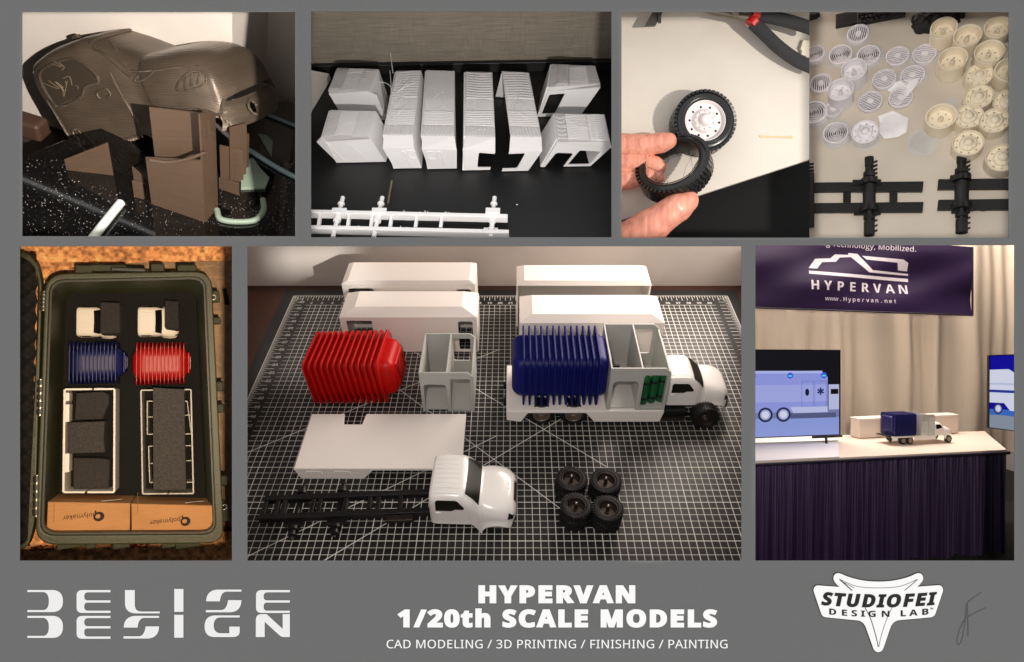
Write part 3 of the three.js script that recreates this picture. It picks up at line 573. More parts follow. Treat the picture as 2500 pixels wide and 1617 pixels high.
    part(tc, 'bumper', tube([V(0.93, -0.03, 0.3), V(0.985, -0.03, 0.2), V(1.01, -0.03, 0), V(0.985, -0.03, -0.2), V(0.93, -0.03, -0.3)], 0.035, 30, 8), darkIron);
  }
  // -------- loose deck
  {
    const p0 = B.loc(733, 1172), p1 = B.loc(1129, 1172), h = B.hgt((p0.x + p1.x) / 2, p0.z, 1147), x0 = B.loc(717, 1148, h).x, x1 = B.loc(1128, 1148, h).x, zk = B.loc(1000, 1013, h).z, L = x1 - x0, dk = p0.z - zk, X = (px, py) => B.loc(px, py, h).x - x0;
    const t = thing('truck_deck', 'loose white flatbed deck with a notch in its far edge, lying on the mat', 'model part');
    const n0 = X(840, 1020), n1 = X(893, 1020);
    part(t, 'deck_plate', ext(shape([[0, 0], [L, 0], [L, dk], [n1, dk], [n1 - 0.008, dk - 0.06], [n0 + 0.008, dk - 0.06], [n0, dk], [0, dk]]), 0.008, 0.003, 2).rotateX(-Math.PI / 2), print, [0, h - 0.008, 0]);
    const sk = shape([[0, h - 0.01], [0.016, 0.003], [X(880, 1160), 0], [X(909, 1150), h - 0.01]]);
    part(t, 'side_skirt', ext(sk, 0.008, 0.002, 2), print, [0, 0, -0.012]);
    part(t, 'end_skirt', rbox(0.008, h * 0.8, dk * 0.94, 0.002, 0.008, h * 0.48, -dk / 2), print);
    for (const u of [X(757, 1160), X(828, 1160)]) part(t, 'recess_lip', tube([V(u - 0.03, h * 0.55, 0), V(u - 0.026, h * 0.72, 0), V(u + 0.03, h * 0.72, 0), V(u + 0.036, h * 0.5, 0)], 0.0022, 20, 6), print);
    B.put(t, x0, 0.003, p0.z);
  }
  // -------- chassis
  {
    const p0 = B.loc(640, 1284), p1 = B.loc(1062, 1266), k = B.loc(655, 1238), L = Math.hypot(p1.x - p0.x, p1.z - p0.z), w = p0.z - k.z, yaw = Math.atan2(p0.z - p1.z, p1.x - p0.x), hh = 0.04;
    const t = thing('chassis_frame', 'black ladder chassis frame with axle stubs, lying on the mat behind the cab', 'model part');
    for (const z of [0, -w]) part(t, 'rail', rbox(L, 0.026, 0.022, 0.002, L / 2, hh, z), black);
    for (const u of [0.015, 0.085, 0.125, 0.29, 0.33, 0.48, 0.62, 0.67, 0.8]) part(t, 'cross_member', rbox(0.016, 0.02, w, 0.002, u * L, hh, -w / 2), black);
    for (const u of [0.2, 0.44]) {
      const ax = part(t, 'axle', cyl(0.011, 0.011, w + 0.11, 16, 0, 0, 0).rotateX(Math.PI / 2), black, [u * L, hh - 0.018, -w / 2]);
      for (const s of [-1, 1]) part(ax, 'hub', merge([cyl(0.02, 0.02, 0.014, 18, 0, 0, 0), cyl(0.015, 0.012, 0.034, 18, 0, s * 0.012, 0), cyl(0.006, 0.006, 0.05, 12, 0, s * 0.02, 0)]).rotateX(Math.PI / 2), black, [0, 0, s * (w / 2 + 0.038)]);
      part(t, 'spring_mount', rbox(0.07, 0.012, 0.03, 0.003, u * L, hh - 0.012, 0.016), black);
    }
    part(t, 'fuel_tank', rbox(L * 0.16, 0.016, 0.03, 0.004, L * 0.8, hh - 0.006, 0.02), darkIron);
    B.put(t, p0.x, 0.003, p0.z, yaw);
  }
  // -------- loose cab
  {
    const p0 = B.loc(1056, 1304), p1 = B.loc(1262, 1304), cl = p1.x - p0.x, t = thing('truck_cab', 'loose white model truck cab with dark windshield, in front of the white deck', 'model cab', 'white model cabs on the mat');
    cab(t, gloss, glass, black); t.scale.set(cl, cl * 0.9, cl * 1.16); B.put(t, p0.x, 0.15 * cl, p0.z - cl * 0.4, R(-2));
    for (const s of [-0.04, 0.02]) part(t, 'hood_mark', box(0.012, 0.003, 0.004, 0.9, CAB.over(0.9, s) + 0.002, s), black, null, [0, 0, 0]);
  }
  // -------- wheels stacked in pairs
  {
    const names = [['upper', 'lower'], ['upper', 'lower'], ['upper', 'lower'], ['upper', 'lower']], where = ['rear stack nearer the cab', 'rear stack away from the cab', 'front stack nearer the cab', 'front stack away from the cab'];
    [[1391, 1203, 0], [1473, 1208, 1], [1402, 1268, 2], [1478, 1274, 3]].forEach(([px, py, k]) => {
      const u = B.unit(px, py), r = 37 * u, w = 27 * u, p = B.loc(px, py);
      for (const l of [0, 1]) {
        const t = thing('wheel_assembly', `${l ? 'upper' : 'lower'} of two black model wheels in the ${where[k]}`, 'wheel', 'loose wheels stacked on the mat');
        part(t, 'tyre', tyreGeo(r, w, 0.64, 30), rubber); rimCup(r * 0.645, w * 0.96, darkIron, t, l ? w * 0.62 : w * 0.2);
        if (l) part(t, 'axle_pin', cyl(r * 0.045, r * 0.045, w * 0.5, 12, 0, w * 0.62, 0), mat(0xd9d4cc, 0.35));
        B.put(t, p.x + (l ? 0.002 : -0.001), 0.004 + w / 2 + l * w * 1.01, p.z, rr(0, 3));
      }
    });
  }
}

// ---------------------------------------------------------------- bay: raw white prints before the woven screen
function mapPanel(s, A, Bq, C, Dq, t) {                                      // a unit-square outline laid over four corners and given thickness
  const g = ext(s, 1), p = g.attributes.position, n = Bq.clone().sub(A).cross(Dq.clone().sub(A)).normalize().multiplyScalar(t);
  for (let i = 0; i < p.count; i++) {
    const u = p.getX(i), v = p.getY(i), w = p.getZ(i);
    const q = A.clone().multiplyScalar((1 - u) * (1 - v)).addScaledVector(Bq, u * (1 - v)).addScaledVector(C, u * v).addScaledVector(Dq, (1 - u) * v).addScaledVector(n, w - 1);
    p.setXYZ(i, q.x, q.y, q.z);
  }
  const q = g.index ? g.toNonIndexed() : g; q.deleteAttribute('normal'); q.computeVertexNormals(); return q;
}
const unitSq = () => [[0, 0], [1, 0], [1, 1], [0, 1]];
{
  const B = new Bay(1125, 579, 1.64, V(-0.03, Math.sin(R(54)), -Math.cos(R(54))), V(1, 0, 0), [750, 20, 2.7013]);
  const u0 = B.unit(1000, 1000);
  const W2 = (g) => within(g, 744, -60, 1502, 587);
  const tableBlack = mat(0x0b0b0c, 0.42, { bumpMap: rep(fineNoise, 30), bumpScale: 0.0003 });
  const zb = B.loc(1000, 440).z, zf = B.loc(1000, 1530).z;
  struct('table_top', W2(B.geo(buv(box(1.2, 0.02, zf - zb + 0.3, 0, -0.012, (zf + zb) / 2 - 0.12), 0.3))), tableBlack);
  const weave = tex(512, (u, v) => {
    const a = Math.sin(u * Math.PI * 2 * 96), b = Math.sin(v * Math.PI * 2 * 96), k = (Math.floor(u * 96) + Math.floor(v * 96)) % 2 ? Math.abs(a) : Math.abs(b), s = 0.62 + 0.34 * vnoise(u * 8, v * 512, 512) * 0.6 + 0.2 * vnoise(u * 512, v * 16, 512) * 0.6;
    const q = s * (0.55 + 0.45 * k); return [0.84 * q, 0.78 * q, 0.7 * q];
  });
  const sc = solo('woven_screen', W2(B.geo(buv(box(1.6, 0.9, 0.01, 0, 0.44, zb - 0.04), 0.34))), mat(0xffffff, 0.9, { map: weave }), 'taupe woven fabric screen standing behind the raw white prints', 'screen');
  part(scene, numbered('screen_strip'), W2(B.geo(rbox(1.6, 0.035, 0.016, 0.004, 0, 0.012, zb - 0.024))), mat(0x1a1918, 0.5));
  tag(scene.children[scene.children.length - 1], 'dark strip along the foot of the woven screen', 'trim strip');
  solo('white_board', W2(mapPanel(shape(unitSq()), B.at(-40, 800), B.at(155, 470), B.W(B.loc(155, 470).x, B.hgt(B.loc(155, 470).x, B.loc(155, 470).z, 505) * 0 + 0.02, B.loc(155, 470).z), B.W(B.loc(-40, 800).x - 0.02, 0.21, B.loc(-40, 800).z), 0.008)), mat(0xe8e2da, 0.7), 'white board edge standing at the far left of the raw prints', 'board');

  const print = [0xefeceb, 0xe9e6e6, 0xf2eeec, 0xe5e2e2].map((c) => mat(c, 0.5, { bumpMap: rep(layerLines, 3, 3), bumpScale: 0.0002 }));
  const rough = [0xdcd8d7, 0xd3cfce, 0xe2dedc].map((c) => mat(c, 0.62, { bumpMap: rep(fineNoise, 2), bumpScale: 0.0008 }));
  const strand = mat(0xf1eeec, 0.5);
  // ridged infill on a face: ridges run along u (dir 0) or v (dir 1)
  const ridged = (A, Bq, C, Dq, n, ridges, dir, amp, wob = 0.3) => { const ph = rr(0, 6), nu = dir ? ridges * 4 : 24, nv = dir ? 24 : ridges * 4; return gridGeo(Math.max(8, nu), Math.max(8, nv), (u, v) => { const r = dir ? u : v, o = dir ? v : u, h = amp * (0.5 + 0.5 * Math.sin(r * ridges * Math.PI * 2 + wob * Math.sin(o * 5 + ph) * 4)) * (u > 0.01 && u < 0.99 && v > 0.01 && v < 0.99 ? 1 : 0); return A.clone().multiplyScalar((1 - u) * (1 - v)).addScaledVector(Bq, u * (1 - v)).addScaledVector(C, u * v).addScaledVector(Dq, (1 - u) * v).addScaledVector(n, h + 0.0012); }); };
  const lerp = (a, b, k) => a.clone().lerp(b, k);
  function piece(label, o) {
    const t = thing('shell_print', label, 'printed part', 'raw white shell prints on the black table');
    const zf0 = B.loc(o.bot[0][0], o.bot[0][1]).z, bl = B.loc(...o.bot[0]), br = B.loc(...o.bot[1]);
    const onPlane = (x, y) => { const lo = B.loc(x, y, 0); let h = 0.01; for (let k = 0; k < 80; k++) { const q = B.loc(x, y, h); const e = q.z - zf0; h += e * -0.4 * 0.6; if (Math.abs(e) < 1e-5) break; } const q = B.loc(x, y, h); return V(q.x, h, zf0); };
    const P = (q) => B.W(q.x, q.y, q.z), tl = onPlane(...o.wall[0]), tr = onPlane(...o.wall[1]);
    const hw = (tl.y + tr.y) / 2, H = hw * (o.rise ?? 1.28);
    const up = (x, y) => { const q = B.loc(x, y, H); return V(q.x, H, q.z); };
    const f0 = up(...o.front[0]), f1 = up(...o.front[1]), k0 = up(...o.back[0]), k1 = up(...o.back[1]);
    const pm = print[Math.floor(rnd() * 4)], th = 0.004;
    bl.y = br.y = 0.001; bl.z = br.z = zf0;
    part(t, 'front_wall', mapPanel(o.shape ?? shape(unitSq(), o.holes ?? []), P(bl), P(br), P(tr), P(tl), th), pm);
    part(t, 'chamfer', mapPanel(shape(unitSq()), P(tl), P(tr), P(f1), P(f0), th), rough[2]);
    const n = B.n;
    (o.strips ?? [[0, 0.14, 9, 1, 0.002], [0.14, 0.38, 7, 0, 0.0018], [0.38, 0.55, 12, 0, 0.001], [0.55, 1, 11, 0, 0.004]]).forEach(([a, b, k, dir, amp], i) => {
      const q = [lerp(P(f0), P(k0), a), lerp(P(f1), P(k1), a), lerp(P(f1), P(k1), b), lerp(P(f0), P(k0), b)];
      if (o.across) { q[0] = lerp(P(f0), P(f1), a); q[1] = lerp(P(f0), P(f1), b); q[2] = lerp(P(k0), P(k1), b); q[3] = lerp(P(k0), P(k1), a); }
      const lift = (i % 2) * 0.0016; q.forEach((v) => v.addScaledVector(n, lift));
      const pl = part(t, 'roof_panel', mapPanel(shape(unitSq()), ...q, 0.003), rough[i % 3]);
      part(pl, 'infill', ridged(...q, n, k, dir, amp), rough[(i + 1) % 3]);
    });
    const side = (b0, t0, f, k, s) => { const kb = k.clone(); kb.y = 0.001; kb.x += (b0.x - t0.x); part(t, 'side_wall', mapPanel(shape(unitSq()), P(b0), P(kb), P(k), P(f), th), pm); };
    if (o.left) { side(bl, tl, f0, k0); part(t, 'corner', polys([P(bl), P(tl), P(f0)]), pm); }
    if (o.right) { side(br, tr, f1, k1); part(t, 'corner', polys([P(br), P(tr), P(f1)]), pm); }
    part(t, 'rear_wall', mapPanel(shape(unitSq()), P(V(k0.x + (bl.x - tl.x), 0.001, k0.z)), P(V(k1.x + (br.x - tr.x), 0.001, k1.z)), P(k1), P(k0), th), pm);
    // loose filament along the edges
    for (let i = 0; i < (o.hair ?? 5); i++) { const a = lerp(P(f0), P(k0), rnd()), b = lerp(P(f1), P(k1), rnd()), m = lerp(a, b, 0.5).addScaledVector(n, rr(0.002, 0.008)); part(t, 'filament', tube([lerp(a, b, rr(0, 0.3)), m, lerp(a, b, rr(0.6, 1))], 0.0006, 14, 4), strand); }
    return { t, P, f0, f1, k0, k1, tl, tr, bl, br, H };
  }
  const groove = (q, pts, A, Bq, C, Dq) => pts.map(([u, v]) => A.clone().multiplyScalar((1 - u) * (1 - v)).addScaledVector(Bq, u * (1 - v)).addScaledVector(C, u * v).addScaledVector(Dq, (1 - u) * v).addScaledVector(q, 0.001));
  const bead = (r, pts, close) => { const { P, bl, br, tl, tr, t } = r, n = P(br).sub(P(bl)).cross(P(tl).sub(P(bl))).normalize(); part(t, 'door_outline', new THREE.TubeGeometry(new THREE.CatmullRomCurve3(groove(n, pts, P(bl), P(br), P(tr), P(tl)), close, 'centripetal'), 60, 0.0013, 5, close), print[0]); };
  const endStrips = [[0, 0.26, 10, 0, 0.0016], [0.26, 0.64, 14, 1, 0.0022], [0.64, 1, 6, 1, 0.0012]];
  const p1 = piece('raw white end shell with two straight door lines, front corner by the white board', { bot: [[200, 1022], [518, 1030]], wall: [[62, 885], [412, 862]], front: [[100, 845], [408, 845]], back: [[150, 678], [452, 686]], across: true, strips: endStrips, left: true, right: true, hair: 2 });
  bead(p1, [[0.17, 0.78], [0.17, 0.5], [0.2, 0.06]]); bead(p1, [[0.5, 0.82], [0.56, 0.8], [0.6, 0.5], [0.62, 0.1]]);
  const p2 = piece('raw white shell slice with small window outline and long loose filaments', { bot: [[578, 1060], [755, 1061]], wall: [[497, 925], [702, 918]], front: [[505, 838], [697, 838]], back: [[585, 420], [751, 416]], left: true, right: true, hair: 12 });
  bead(p2, [[0.74, 0.52], [0.74, 0.82], [0.95, 0.82], [0.97, 0.52]], true); bead(p2, [[0.55, 0.85], [0.62, 0.8], [0.62, 0.45], [0.66, 0.08]]);
  const p3 = piece('raw white shell slice with window outline and smooth grid roof', { bot: [[803, 1063], [986, 1066]], wall: [[755, 930], [986, 936]], front: [[758, 840], [970, 842]], back: [[786, 414], [972, 420]], right: true, left: true, hair: 3, strips: [[0, 0.14, 9, 1, 0.002], [0.14, 0.35, 9, 0, 0.0016], [0.35, 0.54, 14, 0, 0.0008], [0.54, 1, 26, 0, 0.0008]] });
  bead(p3, [[0.12, 0.55], [0.12, 0.85], [0.36, 0.85], [0.36, 0.55]], true); bead(p3, [[0.4, 0.9], [0.52, 0.88], [0.56, 0.5], [0.56, 0.12]]);
  const notch = (x0, y0, y1, left) => left ? shape([[0, 0], [1, 0], [1, 1], [0, 1], [0, y1], [x0 - 0.04, y1], [x0, y1 - 0.05], [x0, y0 + 0.05], [x0 - 0.05, y0], [0, y0]]) : shape([[0, 0], [1, 0], [1, y0], [x0 + 0.05, y0], [x0, y0 + 0.05], [x0, y1 - 0.05], [x0 + 0.04, y1], [1, y1], [1, 1], [0, 1]]);
  piece('raw white shell slice with square notch cut into its right front edge', { bot: [[1033, 1072], [1206, 1076]], wall: [[1026, 930], [1240, 950]], front: [[1042, 842], [1240, 852]], back: [[1042, 424], [1221, 428]], shape: notch(0.5, 0.12, 0.9, false), left: true, hair: 7 });
  piece('raw white shell slice with square notch cut into its left front edge', { bot: [[1284, 1078], [1458, 1080]], wall: [[1332, 952], [1550, 942]], front: [[1340, 846], [1545, 852]], back: [[1283, 420], [1462, 430]], shape: notch(0.52, 0.12, 0.92, true), right: true, hair: 8 });
  piece('raw white end shell with rounded side, rear corner before the screen', { bot: [[250, 745], [520, 752]], wall: [[142, 565], [460, 575]], front: [[145, 540], [405, 548]], back: [[200, 398], [470, 408]], across: true, strips: [[0, 0.3, 12, 1, 0.004], [0.3, 0.65, 9, 0, 0.0012], [0.65, 1, 9, 0, 0.0016]], right: true, left: true, hair: 4, rise: 1.08 });
  piece('raw white end shell with one window cut-out, rear corner at the right', { bot: [[1525, 718], [1800, 706]], wall: [[1588, 552], [1935, 522]], front: [[1590, 520], [1932, 500]], back: [[1612, 374], [1898, 386]], across: true, strips: [[0, 0.14, 4, 0, 0.001], [0.14, 0.4, 9, 1, 0.005], [0.4, 0.8, 12, 0, 0.0022], [0.8, 1, 5, 0, 0.001]], shape: shape([[0, 0], [0.26, 0.04], [0.44, 0.92], [0.4, 0.96], [0.08, 0.9], [0.04, 0.8], [0, 0.16], [0, 1], [1, 1], [1, 0], [0.3, 0.0]].slice(0, 0).concat([[0, 0], [1, 0], [1, 1], [0, 1]]), [rrect(0.05, 0.1, 0.36, 0.88, 0.04, 3)]), left: true, right: true, hair: 3, rise: 1.06 });
  piece('raw white end shell with two open windows, front corner at the right', { bot: [[1545, 1050], [1872, 1064]], wall: [[1650, 885], [2008, 915]], front: [[1652, 866], [1998, 880]], back: [[1632, 700], [1962, 706]], across: true, strips: [[0, 0.2, 6, 0, 0.003], [0.2, 0.62, 16, 0, 0.002], [0.62, 1, 14, 0, 0.005]], shape: shape([[0, 0], [0.07, 0], [0.1, 0.55], [0.14, 0.6], [0.4, 0.6], [0.44, 0.55], [0.45, 0], [1, 0], [1, 1], [0, 1]], [rrect(0.5, 0.08, 0.93, 0.74, 0.04, 3)]), left: true, right: true, hair: 12, rise: 1.08 });
  // long loose filaments over the second slice
  const fil = thing('loose_filament', 'wisp of long white filament springing from the window slice', 'filament');
  for (const p of [[[548, 292, 0.12], [556, 360, 0.11], [566, 430, 0.1]], [[470, 488, 0.1], [520, 495, 0.1], [556, 530, 0.1], [556, 590, 0.09]], [[545, 410, 0.1], [552, 500, 0.095], [553, 590, 0.09]], [[556, 590, 0.09], [620, 530, 0.1], [690, 460, 0.1]], [[556, 590, 0.09], [640, 520, 0.098], [715, 492, 0.096], [720, 500, 0.095]], [[610, 462, 0.1], [625, 500, 0.1], [670, 505, 0.1]]]) part(fil, 'strand', tube(p.map(([x, y, h]) => B.at(x, y, h)), 0.0009, 20, 5), strand);
  // axle ladder
  {
    const t = thing('chassis_frame', 'raw white ladder chassis with axle stubs, lying on the black table', 'printed part'), m = print[0], h = 0.03;
    const bar = (n, x0, y0, x1, y1, w, hh, z = h) => { const a = B.loc(x0, y0, z), b = B.loc(x1, y1, z), L = Math.hypot(b.x - a.x, b.z - a.z); const g = rbox(L, hh, w, 0.0015); const o = part(t, n, g, m); B.put(o, (a.x + b.x) / 2, z - hh / 2, (a.z + b.z) / 2, Math.atan2(a.z - b.z, b.x - a.x)); return o; };
    bar('rail', -10, 1337, 1322, 1368, 0.012, 0.02); bar('rail', -10, 1440, 1330, 1472, 0.012, 0.02);
    for (const x of [78, 272, 425, 552, 720, 886, 1228]) bar('cross_member', x + 4, 1350, x - 8, 1442, 0.008, 0.012, h - 0.004);
    for (const [x, s] of [[222, -40], [482, -30], [1222, 0]]) {
      const a = B.loc(x + 14, 1252, 0.018), b = B.loc(x + s - 12, 1515, 0.018), ax = part(t, 'axle', rod(B.W(a.x, 0.02, a.z), B.W(b.x, 0.02, b.z), 0.0055, 16), m);
      for (const k of [0.16, 0.8]) { const p = V(a.x, 0.02, a.z).lerp(V(b.x, 0.02, b.z), k), q = V(a.x, 0.02, a.z).lerp(V(b.x, 0.02, b.z), k + 0.02); part(ax, 'hub', rod(B.W(p.x, p.y, p.z), B.W(q.x, q.y, q.z), 0.009, 18), m); }
      const p = V(a.x, 0.02, a.z).lerp(V(b.x, 0.02, b.z), 0.42), q = V(a.x, 0.02, a.z).lerp(V(b.x, 0.02, b.z), 0.62); part(ax, 'differential', rod(B.W(p.x, p.y, p.z), B.W(q.x, q.y, q.z), 0.0095, 18), m);
      bar('spring_mount', x - 46 + s * 0.4, 1330, x + 50 + s * 0.4, 1332, 0.018, 0.006, h + 0.004); bar('spring_mount', x - 60 + s, 1462, x + 36 + s, 1464, 0.018, 0.006, h - 0.012);
    }
    for (let i = 0; i < 34; i++) { const near = rnd() < 0.5, x = near ? [170, 300, 590, 1140][i % 4] + rr(0, 90) : [180, 620, 740, 900][i % 4] + rr(0, 60), y = near ? 1442 + x * 0.024 : 1337 + x * 0.024; part(t, 'burr', rod(B.at(x, y, h), B.at(x + rr(-8, 8), y - rr(8, 22), h + 0.006), 0.0007, 4), strand); }
  }
  solo('metal_pin', rod(B.at(558, 1140, 0.004), B.at(532, 1290, 0.004), 0.0026, 14), mat(0xa89a82, 0.3, { metalness: 0.9 }), 'small brass-grey metal pin lying on the black table', 'pin');
  solo('plastic_crumb', rbox(0.004, 0.002, 0.002, 0.0006).applyMatrix4(new THREE.Matrix4().setPosition(B.at(1383, 1296, 0.002))), strand, 'tiny white plastic crumb on the empty black table', 'crumb');
}

// ---------------------------------------------------------------- bay: hand with tyre, on the white bench
function surfaceNet(f, lo, hi, cell) {                                       // mesh of the surface f = 0
  const n = [0, 1, 2].map((k) => Math.ceil((hi[k] - lo[k]) / cell) + 1), id = (i, j, k) => i + n[0] * (j + n[1] * k), val = new Float32Array(n[0] * n[1] * n[2]);
  for (let k = 0; k < n[2]; k++) for (let j = 0; j < n[1]; j++) for (let i = 0; i < n[0]; i++) val[id(i, j, k)] = f(lo[0] + i * cell, lo[1] + j * cell, lo[2] + k * cell);
  const at = new Int32Array(val.length).fill(-1), P = [], ix = [];
  for (let k = 0; k + 1 < n[2]; k++) for (let j = 0; j + 1 < n[1]; j++) for (let i = 0; i + 1 < n[0]; i++) {
    let c = 0, x = 0, y = 0, z = 0; const v = [];
    for (let q = 0; q < 8; q++) v.push(val[id(i + (q & 1), j + (q >> 1 & 1), k + (q >> 2))]);
    for (let q = 0; q < 8; q++) for (const b of [1, 2, 4]) if (!(q & b) && v[q] < 0 !== v[q | b] < 0) { const t = v[q] / (v[q] - v[q | b]); x += (q & 1) + (b === 1 ? t : 0); y += (q >> 1 & 1) + (b === 2 ? t : 0); z += (q >> 2) + (b === 4 ? t : 0); c++; }
    if (c) { at[id(i, j, k)] = P.length / 3; P.push(lo[0] + (i + x / c) * cell, lo[1] + (j + y / c) * cell, lo[2] + (k + z / c) * cell); }
  }
  for (let k = 1; k + 1 < n[2]; k++) for (let j = 1; j + 1 < n[1]; j++) for (let i = 1; i + 1 < n[0]; i++) {
    const a = val[id(i, j, k)] < 0;
    for (const [dx, dy, dz] of [[1, 0, 0], [0, 1, 0], [0, 0, 1]]) {
      if (a === val[id(i + dx, j + dy, k + dz)] < 0) continue;
      const q = dx ? [[i, j - 1, k - 1], [i, j, k - 1], [i, j, k], [i, j - 1, k]] : dy ? [[i - 1, j, k - 1], [i - 1, j, k], [i, j, k], [i, j, k - 1]] : [[i - 1, j - 1, k], [i, j - 1, k], [i, j, k], [i - 1, j, k]];
      const w = q.map((e) => at[id(...e)]); if (w.some((e) => e < 0)) continue;
      if (a) ix.push(w[0], w[1], w[2], w[0], w[2], w[3]); else ix.push(w[0], w[2], w[1], w[0], w[3], w[2]);
    }
  }
  const g = new THREE.BufferGeometry(); g.setAttribute('position', new THREE.Float32BufferAttribute(P, 3)); g.setIndex(ix); g.computeVertexNormals();
  const uv = []; for (let i = 0; i < P.length; i += 3) uv.push(P[i] * 20, P[i + 1] * 20); g.setAttribute('uv', new THREE.Float32BufferAttribute(uv, 2));
  return g;
}
const smin = (a, b, k) => { const h = Math.max(0, k - Math.abs(a - b)) / k; return Math.min(a, b) - h * h * k * 0.25; };
function capsule(p, a, b, ra, rb) { const ab = b.clone().sub(a), t = Math.max(0, Math.min(1, p.clone().sub(a).dot(ab) / ab.lengthSq())); return p.distanceTo(a.clone().addScaledVector(ab, t)) - (ra + (rb - ra) * t); }
{
  const B = new Bay(1747, 305, 1.75, V(0, 1, 0), V(1, 0, 0), [1510, 20, 2.701]), u = B.unit(600, 700), at = (x, y, h = 0) => B.at(x, y, h * u);
  const rightPlane = (g) => within(g, 1508, -60, 1976.5, 587);
  const benchTex = tex(256, (a, b) => { const k = 0.95 + 0.05 * fbm(a, b, 6, 5); return [k, k * 0.985, k * 0.965]; });
  const poly = [[-40, -40], [1262, -40], [1262, 998], [-40, 1420]].map(([x, y]) => { const p = B.loc(x, y); return [p.x, -p.z]; });
  struct('bench_top', within(B.geo(buv(ext(shape(poly), 0.014, 0.003, 3).rotateX(-Math.PI / 2).translate(0, -0.0172, 0), 0.4)), 1508, -60, 1976.5, 587), mat(0xdcd6ce, 0.55, { map: benchTex }));
  struct('floor', within(B.geo(box(0.9, 0.01, 0.5, 0.0, -0.1, 0.2)), 1508, -60, 1976.5, 587), mat(0x020202, 0.9));
  const rubber = phys(0x050506, 0.3, { clearcoat: 0.35, clearcoatRoughness: 0.3 }), rimW = mat(0xe6dcda, 0.45), metal = mat(0x7d7368, 0.35, { metalness: 0.85 });
  // -------- wheel with its white rim
  {
    const r = 197 * u, w = 150 * u, t = thing('wheel_assembly', 'black model tyre on a pale rim with ten holes, lying on the white bench', 'wheel');
    part(t, 'tyre', tyreGeo(r, w, 0.66, 44), rubber); rimDomed(r * 0.668, w * 0.92, 10, rimW, t);
    const p = B.loc(575, 738, w); B.put(t, p.x, w / 2 + 0.001, p.z, 0.3);
  }
  // -------- second tyre, held up by the hand
  {
    const r = 232 * u, w = 128 * u, t = thing('tyre_ring', 'bare black model tyre strung with filament, held between finger and thumb', 'tyre');
    part(t, 'tread', tyreGeo(r, w, 0.74, 46), rubber);
    for (let i = 0; i < 16; i++) { const a = rr(0, 6.3), b = a + rr(0.6, 1.9), q = r * 0.72; part(t, 'strand', tube([V(Math.cos(a) * q, rr(-1, 1) * w * 0.3, Math.sin(a) * q), V(Math.cos((a + b) / 2) * q * rr(0.3, 0.8), rr(-1, 1) * w * 0.3, Math.sin((a + b) / 2) * q * rr(0.3, 0.8)), V(Math.cos(b) * q, rr(-1, 1) * w * 0.3, Math.sin(b) * q)], rr(0.0003, 0.0008), 16, 4), rubber); }
    const p = B.loc(366, 1056, 175 * u); B.put(t, p.x, 175 * u, p.z);
    t.scale.set(1, 1, 1); const ax = V(0.72, 0, -0.69).normalize();                // tilted about the long diagonal
    t.quaternion.copy(B.q).multiply(new THREE.Quaternion().setFromAxisAngle(ax, R(-40)));
  }
  // -------- hand
  {
    const C = [[[-70, 905, 70, 80], [150, 908, 95, 72], [285, 888, 120, 62], [330, 876, 135, 52]], [[-70, 1020, 40, 72], [120, 1015, 60, 63], [240, 1035, 85, 54], [272, 1050, 92, 46]], [[-70, 1140, 20, 72], [60, 1130, 40, 64], [200, 1115, 70, 54], [262, 1118, 80, 44]], [[40, 1590, 110, 165], [215, 1440, 205, 112], [330, 1355, 252, 90], [392, 1312, 258, 90], [448, 1272, 252, 74]], [[6, 900, 60, 13], [6, 1200, 60, 13], [6, 1530, 110, 13]]];
    const ch = C.map((c) => c.map(([x, y, h, r]) => ({ p: B.loc(x, y, h * u).setY(h * u), r: r * u })));
    const q = V(), lim = { l: B.px(-6, 0)[0], b: B.px(0, 1534)[1] };
    const f = (x, y, z) => {
      q.set(x, y, z); let d = 1;
      ch.forEach((c) => { let e = 1; for (let i = 0; i + 1 < c.length; i++) e = smin(e, capsule(q, c[i].p, c[i + 1].p, c[i].r, c[i + 1].r), 0.006); d = smin(d, e, 0.004); });
      const w = B.W(x, y, z), k = (D - w.z) / F; return Math.max(d, (lim.l - (1250 + w.x / k)) * k, ((808.5 - w.y / k) - lim.b) * k);
    };
    const lo = B.loc(-60, 760, 0), hi = B.loc(580, 1600, 0), g = surfaceNet(f, [lo.x - 0.01, -0.03, lo.z], [hi.x, 0.17, hi.z], 0.0024);
    const skinTex = tex(256, (a, b) => { const n = fbm(a, b, 8, 4), k = 0.82 + 0.3 * n; return [Math.min(1, 0.84 * k + 0.06), 0.56 * k + 0.07 * n, 0.49 * k + 0.03 * n]; }), skinBump = tex(256, (a, b) => 0.5 + 0.5 * (fbm(a, b, 24, 3) - 0.5) , false);
    const t = thing('hand', 'bare hand reaching in from the side, pinching the loose black tyre', 'hand');
    part(t, 'skin', B.geo(g), phys(0xffffff, 0.5, { map: skinTex, bumpMap: skinBump, bumpScale: 0.0005, sheen: 0.2 }));
    const nail = part(t, 'thumbnail', new THREE.SphereGeometry(1, 28, 16), phys(0xe6b5a2, 0.28, { clearcoat: 0.5 }));
    B.set(nail, 428, 1292, 334 * u); nail.quaternion.multiply(new THREE.Quaternion().setFromEuler(new THREE.Euler(R(8), R(38), R(-20)))); nail.scale.set(50 * u, 12 * u, 40 * u);
  }
